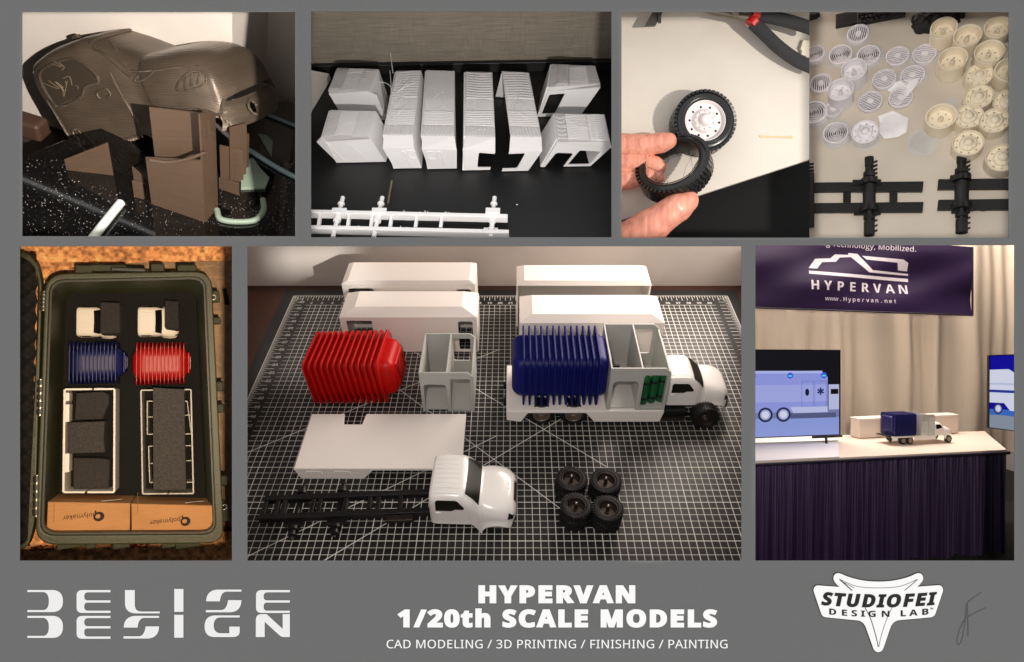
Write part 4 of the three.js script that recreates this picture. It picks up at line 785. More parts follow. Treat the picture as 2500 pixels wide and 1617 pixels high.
  // -------- pliers
  {
    const t = thing('pliers', 'pliers with dark grey foam handles and red collars on the bench', 'pliers'), foam = mat(0x3d3d3f, 0.9, { bumpMap: rep(fineNoise, 3, 12), bumpScale: 0.002 }), redM = mat(0xc01511, 0.45);
    const handle = (pts, r) => rightPlane(tube(pts.map(([x, y, h]) => at(x, y, h)), r * u, 40, 18));
    part(t, 'handle', handle([[885, 95, 110], [960, 165, 105], [1060, 260, 95], [1180, 345, 85], [1300, 400, 80]], 40), foam);
    part(t, 'handle', handle([[925, 45, 130], [1020, 62, 130], [1140, 90, 125], [1310, 145, 120]], 40), foam);
    part(t, 'collar', rod(at(868, 108, 108), at(896, 72, 118), 46 * u, 20).applyMatrix4(new THREE.Matrix4()), redM); part(t, 'collar', rod(at(885, 30, 130), at(930, 42, 130), 44 * u, 20), redM);
    part(t, 'jaw', tube([[885, 68, 118], [800, 52, 118], [720, 36, 112], [640, 22, 105], [540, -10, 100]].map(([x, y, h]) => at(x, y, h)), 27 * u, 24, 10), metal);
    part(t, 'jaw', tube([[900, 40, 124], [810, 22, 124], [700, 4, 112], [560, -30, 100]].map(([x, y, h]) => at(x, y, h)), 24 * u, 24, 10), mat(0x3a3733, 0.4, { metalness: 0.8 }));
    part(t, 'pivot', rod(at(770, 36, 100), at(770, 36, 162), 22 * u, 18), metal);
  }
  solo('knife_blade', (() => { const p = [[262, -40], [330, -40], [238, 128], [168, 132]].map(([x, y]) => { const l = B.loc(x, y, 60 * u); return [l.x, -l.z]; }); return B.geo(merge([ext(shape(p), 0.006, 0.001, 1).rotateX(-Math.PI / 2).translate(0, 0.03, 0), box(0.008, 0.004, 0.03, p[2][0] + 0.01, 0.039, -p[2][1] - 0.02).rotateY(0)])); })(), mat(0x55524c, 0.5, { metalness: 0.3 }), 'dark tapering tool blade at the top edge of the white bench', 'tool');
  { const pts = []; for (let i = 0; i < 18; i++) { const a = i / 18 * 6.283, r = 62 * u * rr(0.8, 1.12); pts.push([Math.cos(a) * r, Math.sin(a) * r]); } const g = ext(shape(pts), 0.006, 0.002, 2).rotateX(-Math.PI / 2); const p = B.loc(1245, 275); const o = solo('print_scrap', rightPlane(B.geo(g, p.x, 0.003, p.z)), mat(0xe9dfc8, 0.6), 'ragged cream scrap of print beside the pliers handle', 'scrap'); }
  { const pts = []; for (let i = 0; i <= 20; i++) pts.push([-110 + 11 * i, rr(3, 9) + (i > 15 ? 4 : 0)]); for (let i = 20; i >= 0; i--) pts.push([-110 + 11 * i, -rr(3, 9)]); const p = B.loc(1040, 850); solo('glue_smear', B.geo(ext(shape(pts.map(([x, y]) => [x * u, (y - x * 0.03) * u])), 0.0006).rotateX(-Math.PI / 2), p.x, 0.0005, p.z), mat(0xd9bf92, 0.5), 'thin tan smear of dried glue on the bench', 'stain'); }
}

// ---------------------------------------------------------------- bay: printed rims and discs on the pale bench
{
  const B = new Bay(2220, 575, 1.98, V(-0.55, 0.2, 1).cross(V(1, 0, 0.55)), V(1, 0, 0.55), [1970, 20, 2.702]), u = B.unit(680, 760), at = (x, y, h = 0) => B.at(x, y, h * u);
  const benchTex = tex(256, (a, b) => { const k = 0.93 + 0.08 * fbm(a, b, 5, 5); return [k, k * 0.98, k * 0.955]; });
  struct('bench_top', within(B.geo(buv(box(1.4, 0.02, 1.5, 0.08, -0.0105, -0.2), 0.5)), 1950, -80, 2600, 587), mat(0xd6d0c6, 0.42, { map: benchTex }));
  const whiteP = mat(0xeae6ea, 0.5, { bumpMap: rep(layerLines, 2, 4), bumpScale: 0.0002 }), cream = phys(0xf0e4cc, 0.42, { sheen: 0.1, bumpMap: rep(layerLines, 2, 4), bumpScale: 0.0002 }), slotM = mat(0x4c474a, 0.85), black = mat(0x0d0d0e, 0.5, { bumpMap: rep(layerLines, 1, 6), bumpScale: 0.0004 }), film = phys(0xe4e2df, 0.45, { transmission: 0.35, thickness: 0 });
  const raftGeo = (r, step = 9) => { const n = Math.round(2 * r / step), pts = [], low = []; for (let i = 0; i <= n; i++) { const x = -r + 2 * r * i / n, w = Math.sqrt(Math.max(0, r * r - x * x)) * rr(0.93, 1.08) + 4; pts.push([x, w], [x + 2 * r / n * 0.5, w * 0.98 + rr(-5, 5)]); low.unshift([x, -w], [x + 2 * r / n * 0.5, -w + rr(-5, 5)]); } return ext(shape([...pts, ...low].map(([x, y]) => [x * u, y * u])), 0.0012).rotateX(-Math.PI / 2); };
  const put = (t, x, y, h, yaw = 0) => { const p = B.loc(x, y, h * u); B.put(t, p.x, 0.001, p.z, yaw); };
  const wall = (r, h) => lathe([[r * 0.84, h * 0.12], [r * 0.84, h], [r * 0.94, h], [r, h * 0.92], [r, h * 0.1], [r * 0.97, 0], [0.0001, 0]], 44);
  function slotted(x, y, r, label, yaw, o = {}) {
    const t = thing('slotted_disc', label, 'printed disc', 'printed discs and rims on the pale bench'), rm = r * u, h = 36 * u;
    part(t, 'rim', wall(rm, h), whiteP); part(t, 'backing', cyl(rm * 0.85, rm * 0.85, h * 0.3, 40, 0, h * 0.3, 0), slotM);
    for (let i = -4; i <= 4; i++) { const z = i * rm * 0.185, w = Math.sqrt(Math.max(0, 0.72 * rm * rm - z * z)) * 2; if (w > rm * 0.2) part(t, 'slat', box(w, h * 0.5, rm * 0.085, 0, h * 0.7, z), whiteP); }
    part(t, 'hub', merge([cyl(rm * 0.27, rm * 0.27, h * 0.55, 24, 0, h * 0.72, 0), cyl(rm * 0.13, rm * 0.13, h * 0.4, 18, 0, h * 0.86, 0)]), whiteP);
    if (o.raft !== 0) part(t, 'raft', raftGeo(r * rr(1.12, 1.3)), film, [0, 0, 0], [0, rr(0, 3), 0]);
    put(t, x, y, 36, yaw); return t;
  }
  function ringed(x, y, r, label) {
    const t = thing('ringed_disc', label, 'printed disc', 'printed discs and rims on the pale bench'), rm = r * u, h = 38 * u;
    part(t, 'rim', wall(rm, h), whiteP); part(t, 'backing', cyl(rm * 0.85, rm * 0.85, h * 0.3, 40, 0, h * 0.3, 0), slotM);
    for (let i = 0; i < 4; i++) { const q = rm * (0.2 + i * 0.17); part(t, 'ring', lathe([[q, h * 0.45], [q, h * 0.95], [q + rm * 0.075, h * 0.95], [q + rm * 0.075, h * 0.45]], 40), whiteP); }
    for (const s of [-1, 1]) part(t, 'centre_tab', rbox(rm * 0.07, h * 0.5, rm * 0.22, 0.001, s * rm * 0.07, h * 0.7, 0), whiteP);
    part(t, 'raft', raftGeo(r * rr(1.15, 1.35)), film, [0, 0, 0], [0, rr(0, 3), 0]);
    put(t, x, y, 38); return t;
  }
  function cup(x, y, r, h, label, m) {
    const t = thing('rim_cup', label, 'printed rim', 'printed discs and rims on the pale bench'), g = new THREE.Group(); g.name = 'shell'; t.add(g);
    rimCup(r * u, h * u, m, g, h * u * 0.32); g.position.y = h * u / 2; put(t, x, y, h, rr(0, 6)); return t;
  }
  function dome(x, y, r, h, label, m, raft) {
    const t = thing('rim_dome', label, 'printed rim', 'printed discs and rims on the pale bench'), g = new THREE.Group(); g.name = 'shell'; t.add(g);
    rimDomed(r * u, h * u, 9, m, g); g.position.y = h * u / 2; if (raft) part(t, 'raft', raftGeo(r * 1.1), film); put(t, x, y, h, rr(0, 6)); return t;
  }
  slotted(340, 165, 70, 'white slotted disc alone at the back, under the black ribbed block', R(78));
  slotted(600, 312, 70, 'white slotted disc right of the two ringed discs, back row', R(-28), { raft: 0 });
  slotted(778, 298, 70, 'white slotted disc in the back row, next to the cream cups', R(-22));
  slotted(512, 465, 72, 'white slotted disc right of the tall white cup, middle row', R(-36), { raft: 0 });
  slotted(698, 440, 72, 'white slotted disc touching the torn sheet, middle row', R(-32));
  slotted(418, 612, 75, 'white slotted disc in front of the tall white cups', R(-40), { raft: 0 });
  slotted(92, 492, 70, 'white slotted disc at the bay edge behind the taller cup', R(88), { raft: 0 });
  slotted(172, 665, 56, 'small slotted disc half hidden under the white cup', R(-55));
  slotted(620, 588, 72, 'white slotted disc half covered by a torn sheet', R(-30), { raft: 0 });
  ringed(55, 300, 62, 'ringed white disc cut off by the bay edge, back row'); ringed(222, 305, 74, 'ringed white disc behind the tall white cup, its left neighbour'); ringed(408, 306, 74, 'ringed white disc between the tall cup and a slotted disc');
  ringed(48, 688, 84, 'ringed white disc cut off by the bay edge, above the black axle'); ringed(190, 822, 80, 'ringed white disc with a wide raft, nearest the black frame');
  cup(312, 400, 79, 165, 'tall white cup rim standing before the ringed discs', whiteP); cup(222, 535, 82, 160, 'tall white cup rim leaning in front of another white cup', whiteP);
  dome(385, 815, 84, 90, 'domed white rim with dark holes and bolts', whiteP, true);
  const cc = [[906, 128, 75, 160, 'cream cup rim in the back row, beside the black fabric'], [1062, 178, 76, 165, 'cream cup rim, second in the back row'], [1264, 122, 74, 150, 'cream cup rim in the back row at the bay corner'], [1206, 285, 80, 150, 'cream cup rim before the corner cup'], [966, 330, 80, 165, 'cream cup rim standing nearest the white slotted discs'], [1345, 400, 80, 150, 'cream cup rim cut off at the bay edge, beside a cream dome'], [888, 712, 85, 145, 'cream cup rim alone in front, left of the cream domes']];
  for (const [x, y, r, h, l] of cc) cup(x, y, r, h, l, cream);
  const cd = [[1138, 440, 76, 90, 'cream domed rim farthest back, below the cream cups'], [1135, 582, 78, 95, 'cream domed rim second from the back'], [1330, 612, 78, 95, 'cream domed rim cut off at the bay edge, middle'], [1070, 712, 79, 100, 'cream domed rim beside the lone cream cup'], [1240, 740, 80, 105, 'cream domed rim in the right column, third from the back'], [1066, 888, 84, 110, 'cream domed rim just above the black axle end'], [1296, 985, 88, 110, 'cream domed rim nearest, cut off at the bay edge'], [1345, 278, 60, 80, 'cream domed rim peeping out beside the cream cups']];
  for (const [x, y, r, h, l] of cd) dome(x, y, r, h, l, cream);
  // torn sheets
  function sheet(label, cx, cy, pts, bend, m, lines) {
    const t = thing('torn_raft', label, 'print scrap', 'torn print rafts'), s = shape(pts.map(([x, y]) => [x * u, -y * u]));
    const g = finer(new THREE.ShapeGeometry(s), 3), p = g.attributes.position; for (let i = 0; i < p.count; i++) { const x = p.getX(i), y = p.getY(i); p.setZ(i, bend * u * (0.5 + 0.5 * Math.sin(x / u * 0.02) * Math.cos(y / u * 0.018))); }
    g.rotateX(-Math.PI / 2); g.computeVertexNormals(); part(t, 'sheet', g, m);
    for (let i = 0; i < lines; i++) { const y = -60 + 120 * i / lines, w = Math.sqrt(Math.max(0, 85 * 85 - y * y)) * 0.8; part(t, 'bead', rod(V(-w * u, bend * u * 0.8, y * u), V(w * u, bend * u * 0.8, (y + 8) * u), 0.0008, 5), m); }
    const q = B.loc(cx, cy); B.put(t, q.x, 0.002, q.z, R(lines ? -30 : 0)); return t;
  }
  sheet('torn white sheet covering half of a slotted disc', 640, 560, [[-95, -30], [-60, -75], [10, -80], [90, -70], [60, 0], [-30, 95], [-75, 70], [-20, 10]], 50, mat(0xf0eef0, 0.55), 0);
  sheet('crumpled white printed sheet with a slotted patch beside the domed rim', 555, 790, [[-110, -40], [-40, -95], [70, -80], [110, 20], [80, 60], [10, 95], [-50, 60], [-70, 0]], 60, mat(0xf2eff2, 0.55), 7);
  sheet('flat translucent round raft between white and cream prints', 762, 890, [[-100, -10], [-75, -60], [-10, -100], [60, -75], [105, 0], [80, 60], [10, 100], [-60, 70]], 10, film, 14);
  sheet('small faint film scrap left of the cream domes', 965, 620, [[-50, -10], [-5, -45], [50, 5], [0, 40]], 6, film, 0);
  // black axle frames
  function axleFrame(label, x0, x1, far, near, ax, flip) {
    const t = thing('axle_frame', label, 'printed part', 'black printed axle frames on the pale bench'), h = 34;
    const bar = (n, xa, ya, xb, yb, w, hh, z) => { const a = B.loc(xa, ya, z * u), b = B.loc(xb, yb, z * u), L = Math.hypot(b.x - a.x, b.z - a.z), o = part(t, n, rbox(L, hh * u, w * u, 0.0018), black); B.put(o, (a.x + b.x) / 2, (z - hh / 2) * u, (a.z + b.z) / 2, Math.atan2(a.z - b.z, b.x - a.x)); return o; };
    bar('rail', x0, far, x1, far - 6, 66, 34, h); bar('rail', x0, near, x1, near - 6, 66, 34, h);
    return { t, bar };
  }
  const fix = (ax, t, ya, yb) => {
    const seg = (n, y0, y1, r, h = 60) => part(t, n, rod(at(ax + (y0 - ya) * 0.0, y0, h), at(ax, y1, h), r * u, 20), black);
    seg('axle', ya, yb, 24); seg('hub', ya + 100, ya + 128, 36); seg('hub', ya + 142, ya + 176, 50); seg('hub', yb - 195, yb - 160, 54); seg('hub', yb - 130, yb - 105, 34); seg('differential', (ya + yb) / 2 - 75, (ya + yb) / 2 + 65, 38); seg('axle_end', yb - 90, yb, 32); seg('axle_end', ya, ya + 60, 27);
    for (let i = 0; i < 9; i++) part(t, 'support_rib', (() => { const g = rbox(34 * u, 30 * u, 5 * u, 0.0005); return g; })(), black), B.set(t.children[t.children.length - 1], ax + 36, (i < 5 ? ya + 30 + i * 26 : yb - 130 + (i - 5) * 34), 30 * u, 0.3);
  };
  { const { t, bar } = axleFrame('black printed axle frame with two cross bars, left one of the pair', -60, 768, 1180, 1316); fix(412, t, 985, 1500); for (const x of [265, 572]) bar('cross_member', x, 1185, x, 1310, 46, 26, 30); bar('bracket', 0, 1085, 0, 1440, 90, 40, 44); bar('bracket', 300, 1150, 490, 1146, 40, 20, 50); bar('bracket', 310, 1345, 490, 1342, 40, 20, 50); for (let i = 0; i < 8; i++) bar('support_rib', -30, 1030 + i * 22, 46, 1022 + i * 22, 8, 26, 40); }
  { const { t, bar } = axleFrame('black printed axle frame at the right, its long rails leaving the bay', 866, 1460, 1160, 1296); fix(1022, t, 962, 1484); bar('bracket', 945, 1120, 1075, 1118, 40, 20, 50); bar('bracket', 955, 1332, 1080, 1330, 40, 20, 50); part(t, 'filament', tube([at(1085, 1340, 20), at(1130, 1334, 30), at(1160, 1340, 25), at(1215, 1330, 20)], 0.001, 20, 5), black); }
  // black things along the top edge
  {
    const t = thing('ribbed_block', 'black ribbed printed block at the back edge of the bench', 'printed part'), a = B.loc(490, 55, 0);
    const base = part(t, 'block', rbox(290 * u, 40 * u, 90 * u, 0.002, 0, 20 * u, 0), black);
    for (let i = 0; i < 11; i++) for (let j = 0; j < 3; j++) part(t, 'rib', rbox(18 * u, 14 * u, 22 * u, 0.001, (-125 + i * 25 + (j % 2) * 10) * u, 44 * u, (-20 + j * 30) * u), black);
    part(t, 'plate', rbox(180 * u, 30 * u, 100 * u, 0.002, -190 * u, 15 * u, -20 * u), black);
    B.put(t, a.x, 0.001, a.z);
    const c = thing('black_block', 'plain black block in the back corner by the bench divide', 'printed part'); part(c, 'block', rbox(110 * u, 60 * u, 80 * u, 0.003, 0, 30 * u, 0), black); part(c, 'lip', rbox(30 * u, 30 * u, 60 * u, 0.002, 55 * u, 15 * u, 0), black); const q = B.loc(14, 40, 30 * u); B.put(c, q.x, 0.001, q.z, 0.1);
  }
  {
    const t = thing('black_fabric', 'crumpled black fabric bag behind the cream cups', 'fabric');
    const lobes = [[775, 90, 68, 0], [735, 60, 40, 0.4], [860, 95, 70, 0.8], [960, 40, 70, 1], [760, 125, 42, 1.7], [900, 20, 80, 2.1]].map(([x, y, r]) => ({ p: B.loc(x, y, 30 * u).setY(r * 0.4 * u), r: r * u }));
    const f = (x, y, z) => { let d = 1; for (const l of lobes) d = smin(d, Math.hypot(x - l.p.x, (y - l.p.y) * 1.5, z - l.p.z) - l.r * (1 + 0.14 * Math.sin(x * 160 + l.r * 900) * Math.sin(z * 140) + 0.06 * Math.sin(x * 330 - z * 290)), 0.012); return d; };
    const a = B.loc(660, -40), b = B.loc(1070, 220); part(t, 'folds', B.geo(surfaceNet(f, [a.x, -0.03, a.z - 0.06], [b.x, 0.09, b.z], 0.004)), mat(0x101011, 0.75));
  }
}

// ---------------------------------------------------------------- bay: brown raw cab print on the glass table
{
  const B = new Bay(430, 520, 1.88, V(0.1, Math.sin(R(48)), -Math.cos(R(48))), V(1, 0, -0.42), [40, 20, 2.7014]), u = B.unit(1000, 1300);
  const W1 = (g) => clip(within(g, -60, -60, 737, 587), V(0, 0, -1), 0.006), loc2 = (x, y) => { const p = B.loc(x, y); return [p.x, -p.z]; };
  const speck = tex(512, (a, b) => { const h = hash(Math.floor(a * 512), Math.floor(b * 512)); return h > 0.996 ? 0.6 : 0.035 + 0.03 * fbm(a, b, 6, 4); });
  struct('table_top', W1(B.geo(buv(ext(shape([loc2(-300, 1110), loc2(320, 868), loc2(1000, 640), loc2(1620, 596), loc2(2100, 660), loc2(2100, 1800), loc2(-300, 1800)]), 0.01, 0.002, 2).rotateX(-Math.PI / 2).translate(0, -0.0125, 0), 0.5))), phys(0xffffff, 0.07, { map: speck, clearcoat: 1, clearcoatRoughness: 0.03 }));
  const zw = B.loc(900, 600).z - 0.06, wallX = B.locZ(1432, 330, zw).x;
  struct('floor', W1(B.geo(box(3, 0.01, 2, 0, -0.3, -0.3))), mat(0x3a2c24, 0.8));
  const plaster = tex(256, (a, b) => { const k = 0.95 + 0.07 * fbm(a, b, 6, 4); return [k, k * 0.98, k * 0.955]; });
  struct('wall', W1(B.geo(buv(box(2.4, 1.6, 0.02, wallX - 1.2, 0.5, zw), 0.6))), mat(0xe9e2dc, 0.8, { map: plaster }));
  struct('wall', W1(B.geo(buv(merge([box(1.4, 1.6, 0.02, wallX + 0.7, 0.5, zw - 0.32), box(0.02, 1.6, 0.32, wallX - 0.012, 0.5, zw - 0.17)]), 0.6))), mat(0xe9e2dc, 0.8, { map: plaster }));
  { const t = solo('wooden_rail', W1(B.geo(rbox(0.4, 0.06, 0.06, 0.012, B.loc(200, 880).x - 0.26, -0.04, B.loc(120, 880).z - 0.1))), mat(0x4d352b, 0.55), 'brown wooden furniture end behind the table at the far left', 'furniture'); }
  // dust
  {
    const n = 900, im = new THREE.InstancedMesh(new THREE.TetrahedronGeometry(0.0011), mat(0xcfc8be, 0.8), n), M = new THREE.Matrix4(), q = new THREE.Quaternion();
    for (let i = 0; i < n; i++) { let x, y; do { x = rr(30, 1850); y = rr(1000, 1510); } while (x > 340 && x < 1240 && y < 1100 + (x - 340) * 0.33); const s = rr(0.4, 1.4); M.compose(B.at(x, y, 0.0006), q.setFromEuler(new THREE.Euler(rr(0, 6), rr(0, 6), 0)), V(s, s, s)); im.setMatrixAt(i, M); }
    im.name = 'dust'; scene.add(im); im.userData = { kind: 'stuff', label: 'pale dust specks scattered over the black glass table', category: 'dust' };
  }
  const brownTex = tex(512, (a, b) => { const l = 0.9 + 0.1 * Math.sin(b * Math.PI * 2 * 60) + 0.12 * (vnoise(a * 4, b * 512, 512) - 0.5), k = l * (0.85 + 0.3 * fbm(a, b, 5, 3)); return [0.44 * k, 0.38 * k, 0.32 * k]; });
  const lines = tex(256, (a, b) => 0.5 + 0.5 * Math.sin(b * Math.PI * 2 * 64) * (0.6 + 0.4 * vnoise(a * 16, b * 64, 64)), false);
  const brown = phys(0xffffff, 0.34, { map: brownTex, bumpMap: lines, bumpScale: 0.0006, metalness: 0.35, sheen: 0.3, sheenRoughness: 0.4, sheenColor: new THREE.Color(0.5, 0.42, 0.34) });
  const rawTex = tex(512, (a, b) => { const k = 0.9 + 0.1 * Math.sin(b * Math.PI * 2 * 90) * (0.6 + 0.4 * vnoise(a * 8, b * 256, 256)) + 0.16 * (vnoise(a * 2, b * 512, 512) - 0.5) + 0.05 * (hash(a * 512, b * 512) - 0.5); return [0.43 * k, 0.34 * k, 0.27 * k]; });
  const raw = phys(0xffffff, 0.45, { map: rep(rawTex, 1, 1), bumpMap: rep(lines, 2, 2), bumpScale: 0.0006, metalness: 0.15 });
  const burr = mat(0x8d7a66, 0.5);
  // the cab, tipped back on its supports
  const t = thing('cab_print', 'brown raw truck cab print tipped on its supports, on the glass table', 'printed cab');
  {
    const S = [0.62677613, 0.55011943, 0.50448762], m = new THREE.Matrix4().set(0.92609412, -0.30502981, -0.22205065, -1.12078151, 0.14173555, 0.82669761, -0.5445017, 0.80437045, 0.34965799, 0.47278735, 0.80883337, D - 2.05, 0, 0, 0, 1);
    m.premultiply(new THREE.Matrix4().makeTranslation(0, 0, -D)).premultiply(new THREE.Matrix4().makeScale(0.989, 0.989, 0.989)).premultiply(new THREE.Matrix4().makeTranslation(0, 0, D));
    m.multiply(new THREE.Matrix4().makeTranslation(-0.5 * S[0], -0.25 * S[1], 0)).multiply(new THREE.Matrix4().makeScale(...S));
    const g = cabGeo.clone(), uvp = g.attributes.uv, p = g.attributes.position; for (let i = 0; i < p.count; i++) uvp.setXY(i, p.getX(i) * 2, p.getY(i) * 2 + p.getX(i) * 0.5);
    part(t, 'body', g.clone().applyMatrix4(m), brown);
    const M = (q) => q.applyMatrix4(m), add = (n, q, mm = brown, par = t) => part(par, n, M(q), mm);
    for (const s of [1]) {
      const win = cabWindow.map(([x, y]) => [x, y]);
      add('window_panel', sidePatch(win, s, 0.004));
      add('window_frame', new THREE.TubeGeometry(new THREE.CatmullRomCurve3(win.map(([x, y]) => V(x, y, s * (CAB.side(x, y) + 0.004))), true, 'centripetal'), 90, 0.008, 6, true));
      add('door_seam', sideLine([[0.03, 0.48], [0.03, 0.25], [0.03, 0.05], [0.06, 0.012], [0.3, 0.012], [0.45, 0.012], [0.475, 0.05], [0.475, 0.2], [0.475, 0.34]], s, 0.007, 0.001));
      const h1 = part(t, 'door_handle', M(new THREE.TubeGeometry(new THREE.CatmullRomCurve3(rrect(0.07, 0.07, 0.115, 0.14, 0.018, 3).map(([x, y]) => V(x, y, CAB.side(x, y) + 0.004)), true), 40, 0.006, 6, true)), brown);
      add('latch_recess', new THREE.TubeGeometry(new THREE.CatmullRomCurve3(rrect(0.345, 0.235, 0.42, 0.275, 0.016, 3).map(([x, y]) => V(x, y, CAB.side(x, y) + 0.003)), true), 40, 0.005, 6, true));
      add('side_vent', new THREE.TubeGeometry(new THREE.CatmullRomCurve3([[0.57, 0.262], [0.6, 0.282], [0.68, 0.282], [0.7, 0.272], [0.67, 0.258], [0.59, 0.25]].map(([x, y]) => V(x, y, CAB.side(x, y) + 0.004)), true), 50, 0.005, 6, true));
      add('headlight_frame', new THREE.TubeGeometry(new THREE.CatmullRomCurve3([[0.8, 0.155], [0.84, 0.19], [0.9, 0.205], [0.94, 0.18], [0.935, 0.14], [0.87, 0.13]].map(([x, y]) => V(x, y, CAB.side(x, y) + 0.005)), true), 60, 0.006, 6, true));
      for (const [x, y] of [[0.85, 0.165], [0.885, 0.17], [0.915, 0.168]]) add('headlight_rib', sideLine([[x - 0.012, y - 0.025], [x, y], [x + 0.012, y + 0.028]], s, 0.006, 0.004));
      add('arch_edge', (() => { const q = []; for (let i = 0; i <= 22; i++) { const a = R(8 + 164 * i / 22), x = CAB.xa + CAB.ra * Math.cos(a) * 1.015, y = Math.max(CAB.ya + CAB.ra * Math.sin(a) * 1.015, CAB.low(x)); q.push(V(x, y, CAB.side(x, y) + 0.004)); } return tube(q, 0.009, 60, 6); })());
      add('hood_crease', sideLine([[0.56, 0.31], [0.7, 0.272], [0.82, 0.25], [0.92, 0.222]], s, 0.006, -0.002));
    }
    add('windshield_frame', tube([V(0.43, CAB.over(0.43, 0.25), 0.25), V(0.49, CAB.over(0.49, 0.26), 0.26), V(0.555, CAB.over(0.555, 0.27), 0.27)], 0.012, 20, 6));
    add('windshield_pillar', tube([V(0.44, CAB.over(0.44, 0.13), 0.13), V(0.49, CAB.over(0.49, 0.18), 0.18), V(0.55, CAB.over(0.55, 0.25), 0.25)], 0.005, 20, 5));
    for (const [z0, z1] of [[-0.22, 0.22]]) add('roof_lip', tube([-0.24, -0.1, 0, 0.1, 0.24].map((z) => V(0.405, CAB.over(0.405, z) + 0.004, z)), 0.009, 30, 6));
    add('roof_stub', rbox(0.04, 0.03, 0.04, 0.008, 0.22, 0.562, 0.06));
    // front: bumper with its lamp opening
    const bump = part(t, 'bumper', M(punched(gridGeo(60, 24, (s, v) => { const z = 0.3 - 0.6 * s, y = -0.13 + 0.14 * v, b = 0.03 * Math.sin(v * Math.PI); return [1.0 + b - 0.1 * Math.pow(Math.abs(z) / 0.3, 2.4), y + 0.02 * Math.pow(Math.abs(z) / 0.3, 3), z]; }), (p) => Math.hypot(p.y + 0.055, p.z - 0.13) < 0.034)), brown);
    part(bump, 'lamp_surround', M(new THREE.TorusGeometry(0.036, 0.007, 8, 28).rotateY(Math.PI / 2).translate(1.02, -0.055, 0.13)), brown);
    for (let i = 0; i < 60; i++) { const a = R(rr(15, 150)), x = CAB.xa + CAB.ra * Math.cos(a), y = CAB.ya + CAB.ra * Math.sin(a); add('print_burr', rbox(0.008, rr(0.01, 0.022), 0.008, 0.002, x, y - 0.012, CAB.side(x, y + 0.01) - 0.006), burr); }
    for (let i = 0; i < 40; i++) { const x = rr(0.03, 0.46); add('print_burr', rbox(0.006, rr(0.008, 0.018), 0.006, 0.002, x, -0.006, CAB.side(x, 0.01) - 0.004), burr); }
    for (let i = 0; i < 9; i++) { const x = rr(0.09, 0.3), y = rr(0.32, 0.46); add('filament', tube([0, 1, 2].map(() => V(x + rr(-0.05, 0.05), y + rr(-0.04, 0.04), CAB.side(x, y) + rr(0.006, 0.016))), 0.0016, 10, 4), burr); }
  }
  // support walls standing on the table
  const sup = (name, b0, b1, y0, y1, th = 0.004, dz = 0) => {
    const p0 = B.loc(...b0), p1 = B.loc(...b1); p0.z += dz; p1.z += dz;
    const h0 = B.hgt(p0.x, p0.z, y0), h1 = B.hgt(p1.x, p1.z, y1);
    const g = mapPanel(shape(unitSq()), B.W(p0.x, 0, p0.z), B.W(p1.x, 0, p1.z), B.W(p1.x, h1, p1.z), B.W(p0.x, h0, p0.z), th); part(t, name, buv(g, 0.2), raw);
  };
  sup('support_wall', [890, 1292], [1240, 1412], 985, 1005); sup('support_wall', [918, 1240], [1275, 1330], 655, 700, 0.004, -0.02);
  sup('support_wall', [330, 1068], [640, 1104], 1000, 888); sup('support_wall', [1246, 1412], [1330, 1300], 700, 690);
  for (let i = 0; i < 6; i++) sup('support_strip', [1252 + i * 14, 1408 - i * 16], [1258 + i * 14, 1402 - i * 16], 720 + (i * 67) % 180, 724 + (i * 67) % 180, 0.008);
  sup('support_wall', [1335, 1190], [1465, 1235], 1120, 1155); sup('support_wall', [1345, 1120], [1495, 1150], 905, 940); sup('support_wall', [1455, 1110], [1532, 1060], 850, 830, 0.006); sup('support_wall', [1410, 1140], [1515, 1110], 790, 760);
  sup('support_wall', [776, 1245], [842, 1262], 1140, 1160); sup('support_wall', [776, 1150], [840, 1165], 1045, 1110);
  { const p = [[930, 985], [1030, 1000], [1150, 985], [1282, 935]].map(([x, y]) => { const l = B.loc(x, 1290 + (x - 900) * 0.34); return B.W(l.x, B.hgt(l.x, l.z, y), l.z + 0.012); }); part(t, 'curled_strip', tube(p, 0.005, 30, 5), raw); }
  // pale tubes of the chair under and beside the table
  const tubeM = phys(0xdfe3da, 0.3, { clearcoat: 0.4 }), chairM = mat(0x8d9a88, 0.5);
  solo('white_tube', W1(tube([B.at(470, 1560, 0.012), B.at(585, 1410, 0.012), B.at(688, 1282, 0.012)], 0.0115, 20, 16)), tubeM, 'white plastic tube lying on the glass table in front', 'tube');
  solo('chair_tube', W1(tube([B.at(1535, 935, 0.008), B.at(1650, 1010, 0.008), B.at(1760, 1075, 0.008), B.at(1900, 1145, 0.008)], 0.0085, 24, 14)), mat(0x9fb2b6, 0.35), 'pale blue chair tube, the thicker one at the right table edge', 'chair tube');
  solo('chair_tube', W1(tube([B.at(1625, 690, 0.006), B.at(1720, 728, 0.006), B.at(1900, 800, 0.006)], 0.006, 24, 12)), mat(0x8ea0a4, 0.35), 'pale blue chair tube, the thinner one at the far table edge', 'chair tube');
  { const c = thing('chair_pad', 'curved grey-green chair pad lying on the table behind the supports', 'chair part');
    part(c, 'pad', W1(B.geo(ext(shape([[1480, 1020], [1560, 1000], [1610, 1070], [1668, 1130], [1640, 1195], [1480, 1200]].map(([x, y]) => loc2(x, y))), 0.006, 0.002, 2).rotateX(-Math.PI / 2), 0, 0.001, 0)), chairM);
    part(c, 'pad', W1(B.geo(ext(shape([[1595, 840], [1650, 850], [1690, 890], [1682, 985]].map(([x, y]) => loc2(x, y))), 0.006, 0.002, 2).rotateX(-Math.PI / 2), 0, 0.001, 0)), chairM);
    part(c, 'ring', W1(tube([[1320, 1330], [1345, 1390], [1460, 1410], [1580, 1395], [1630, 1330], [1625, 1262]].map(([x, y]) => B.at(x, y, 0.006)), 0.009, 40, 10)), chairM); }
}

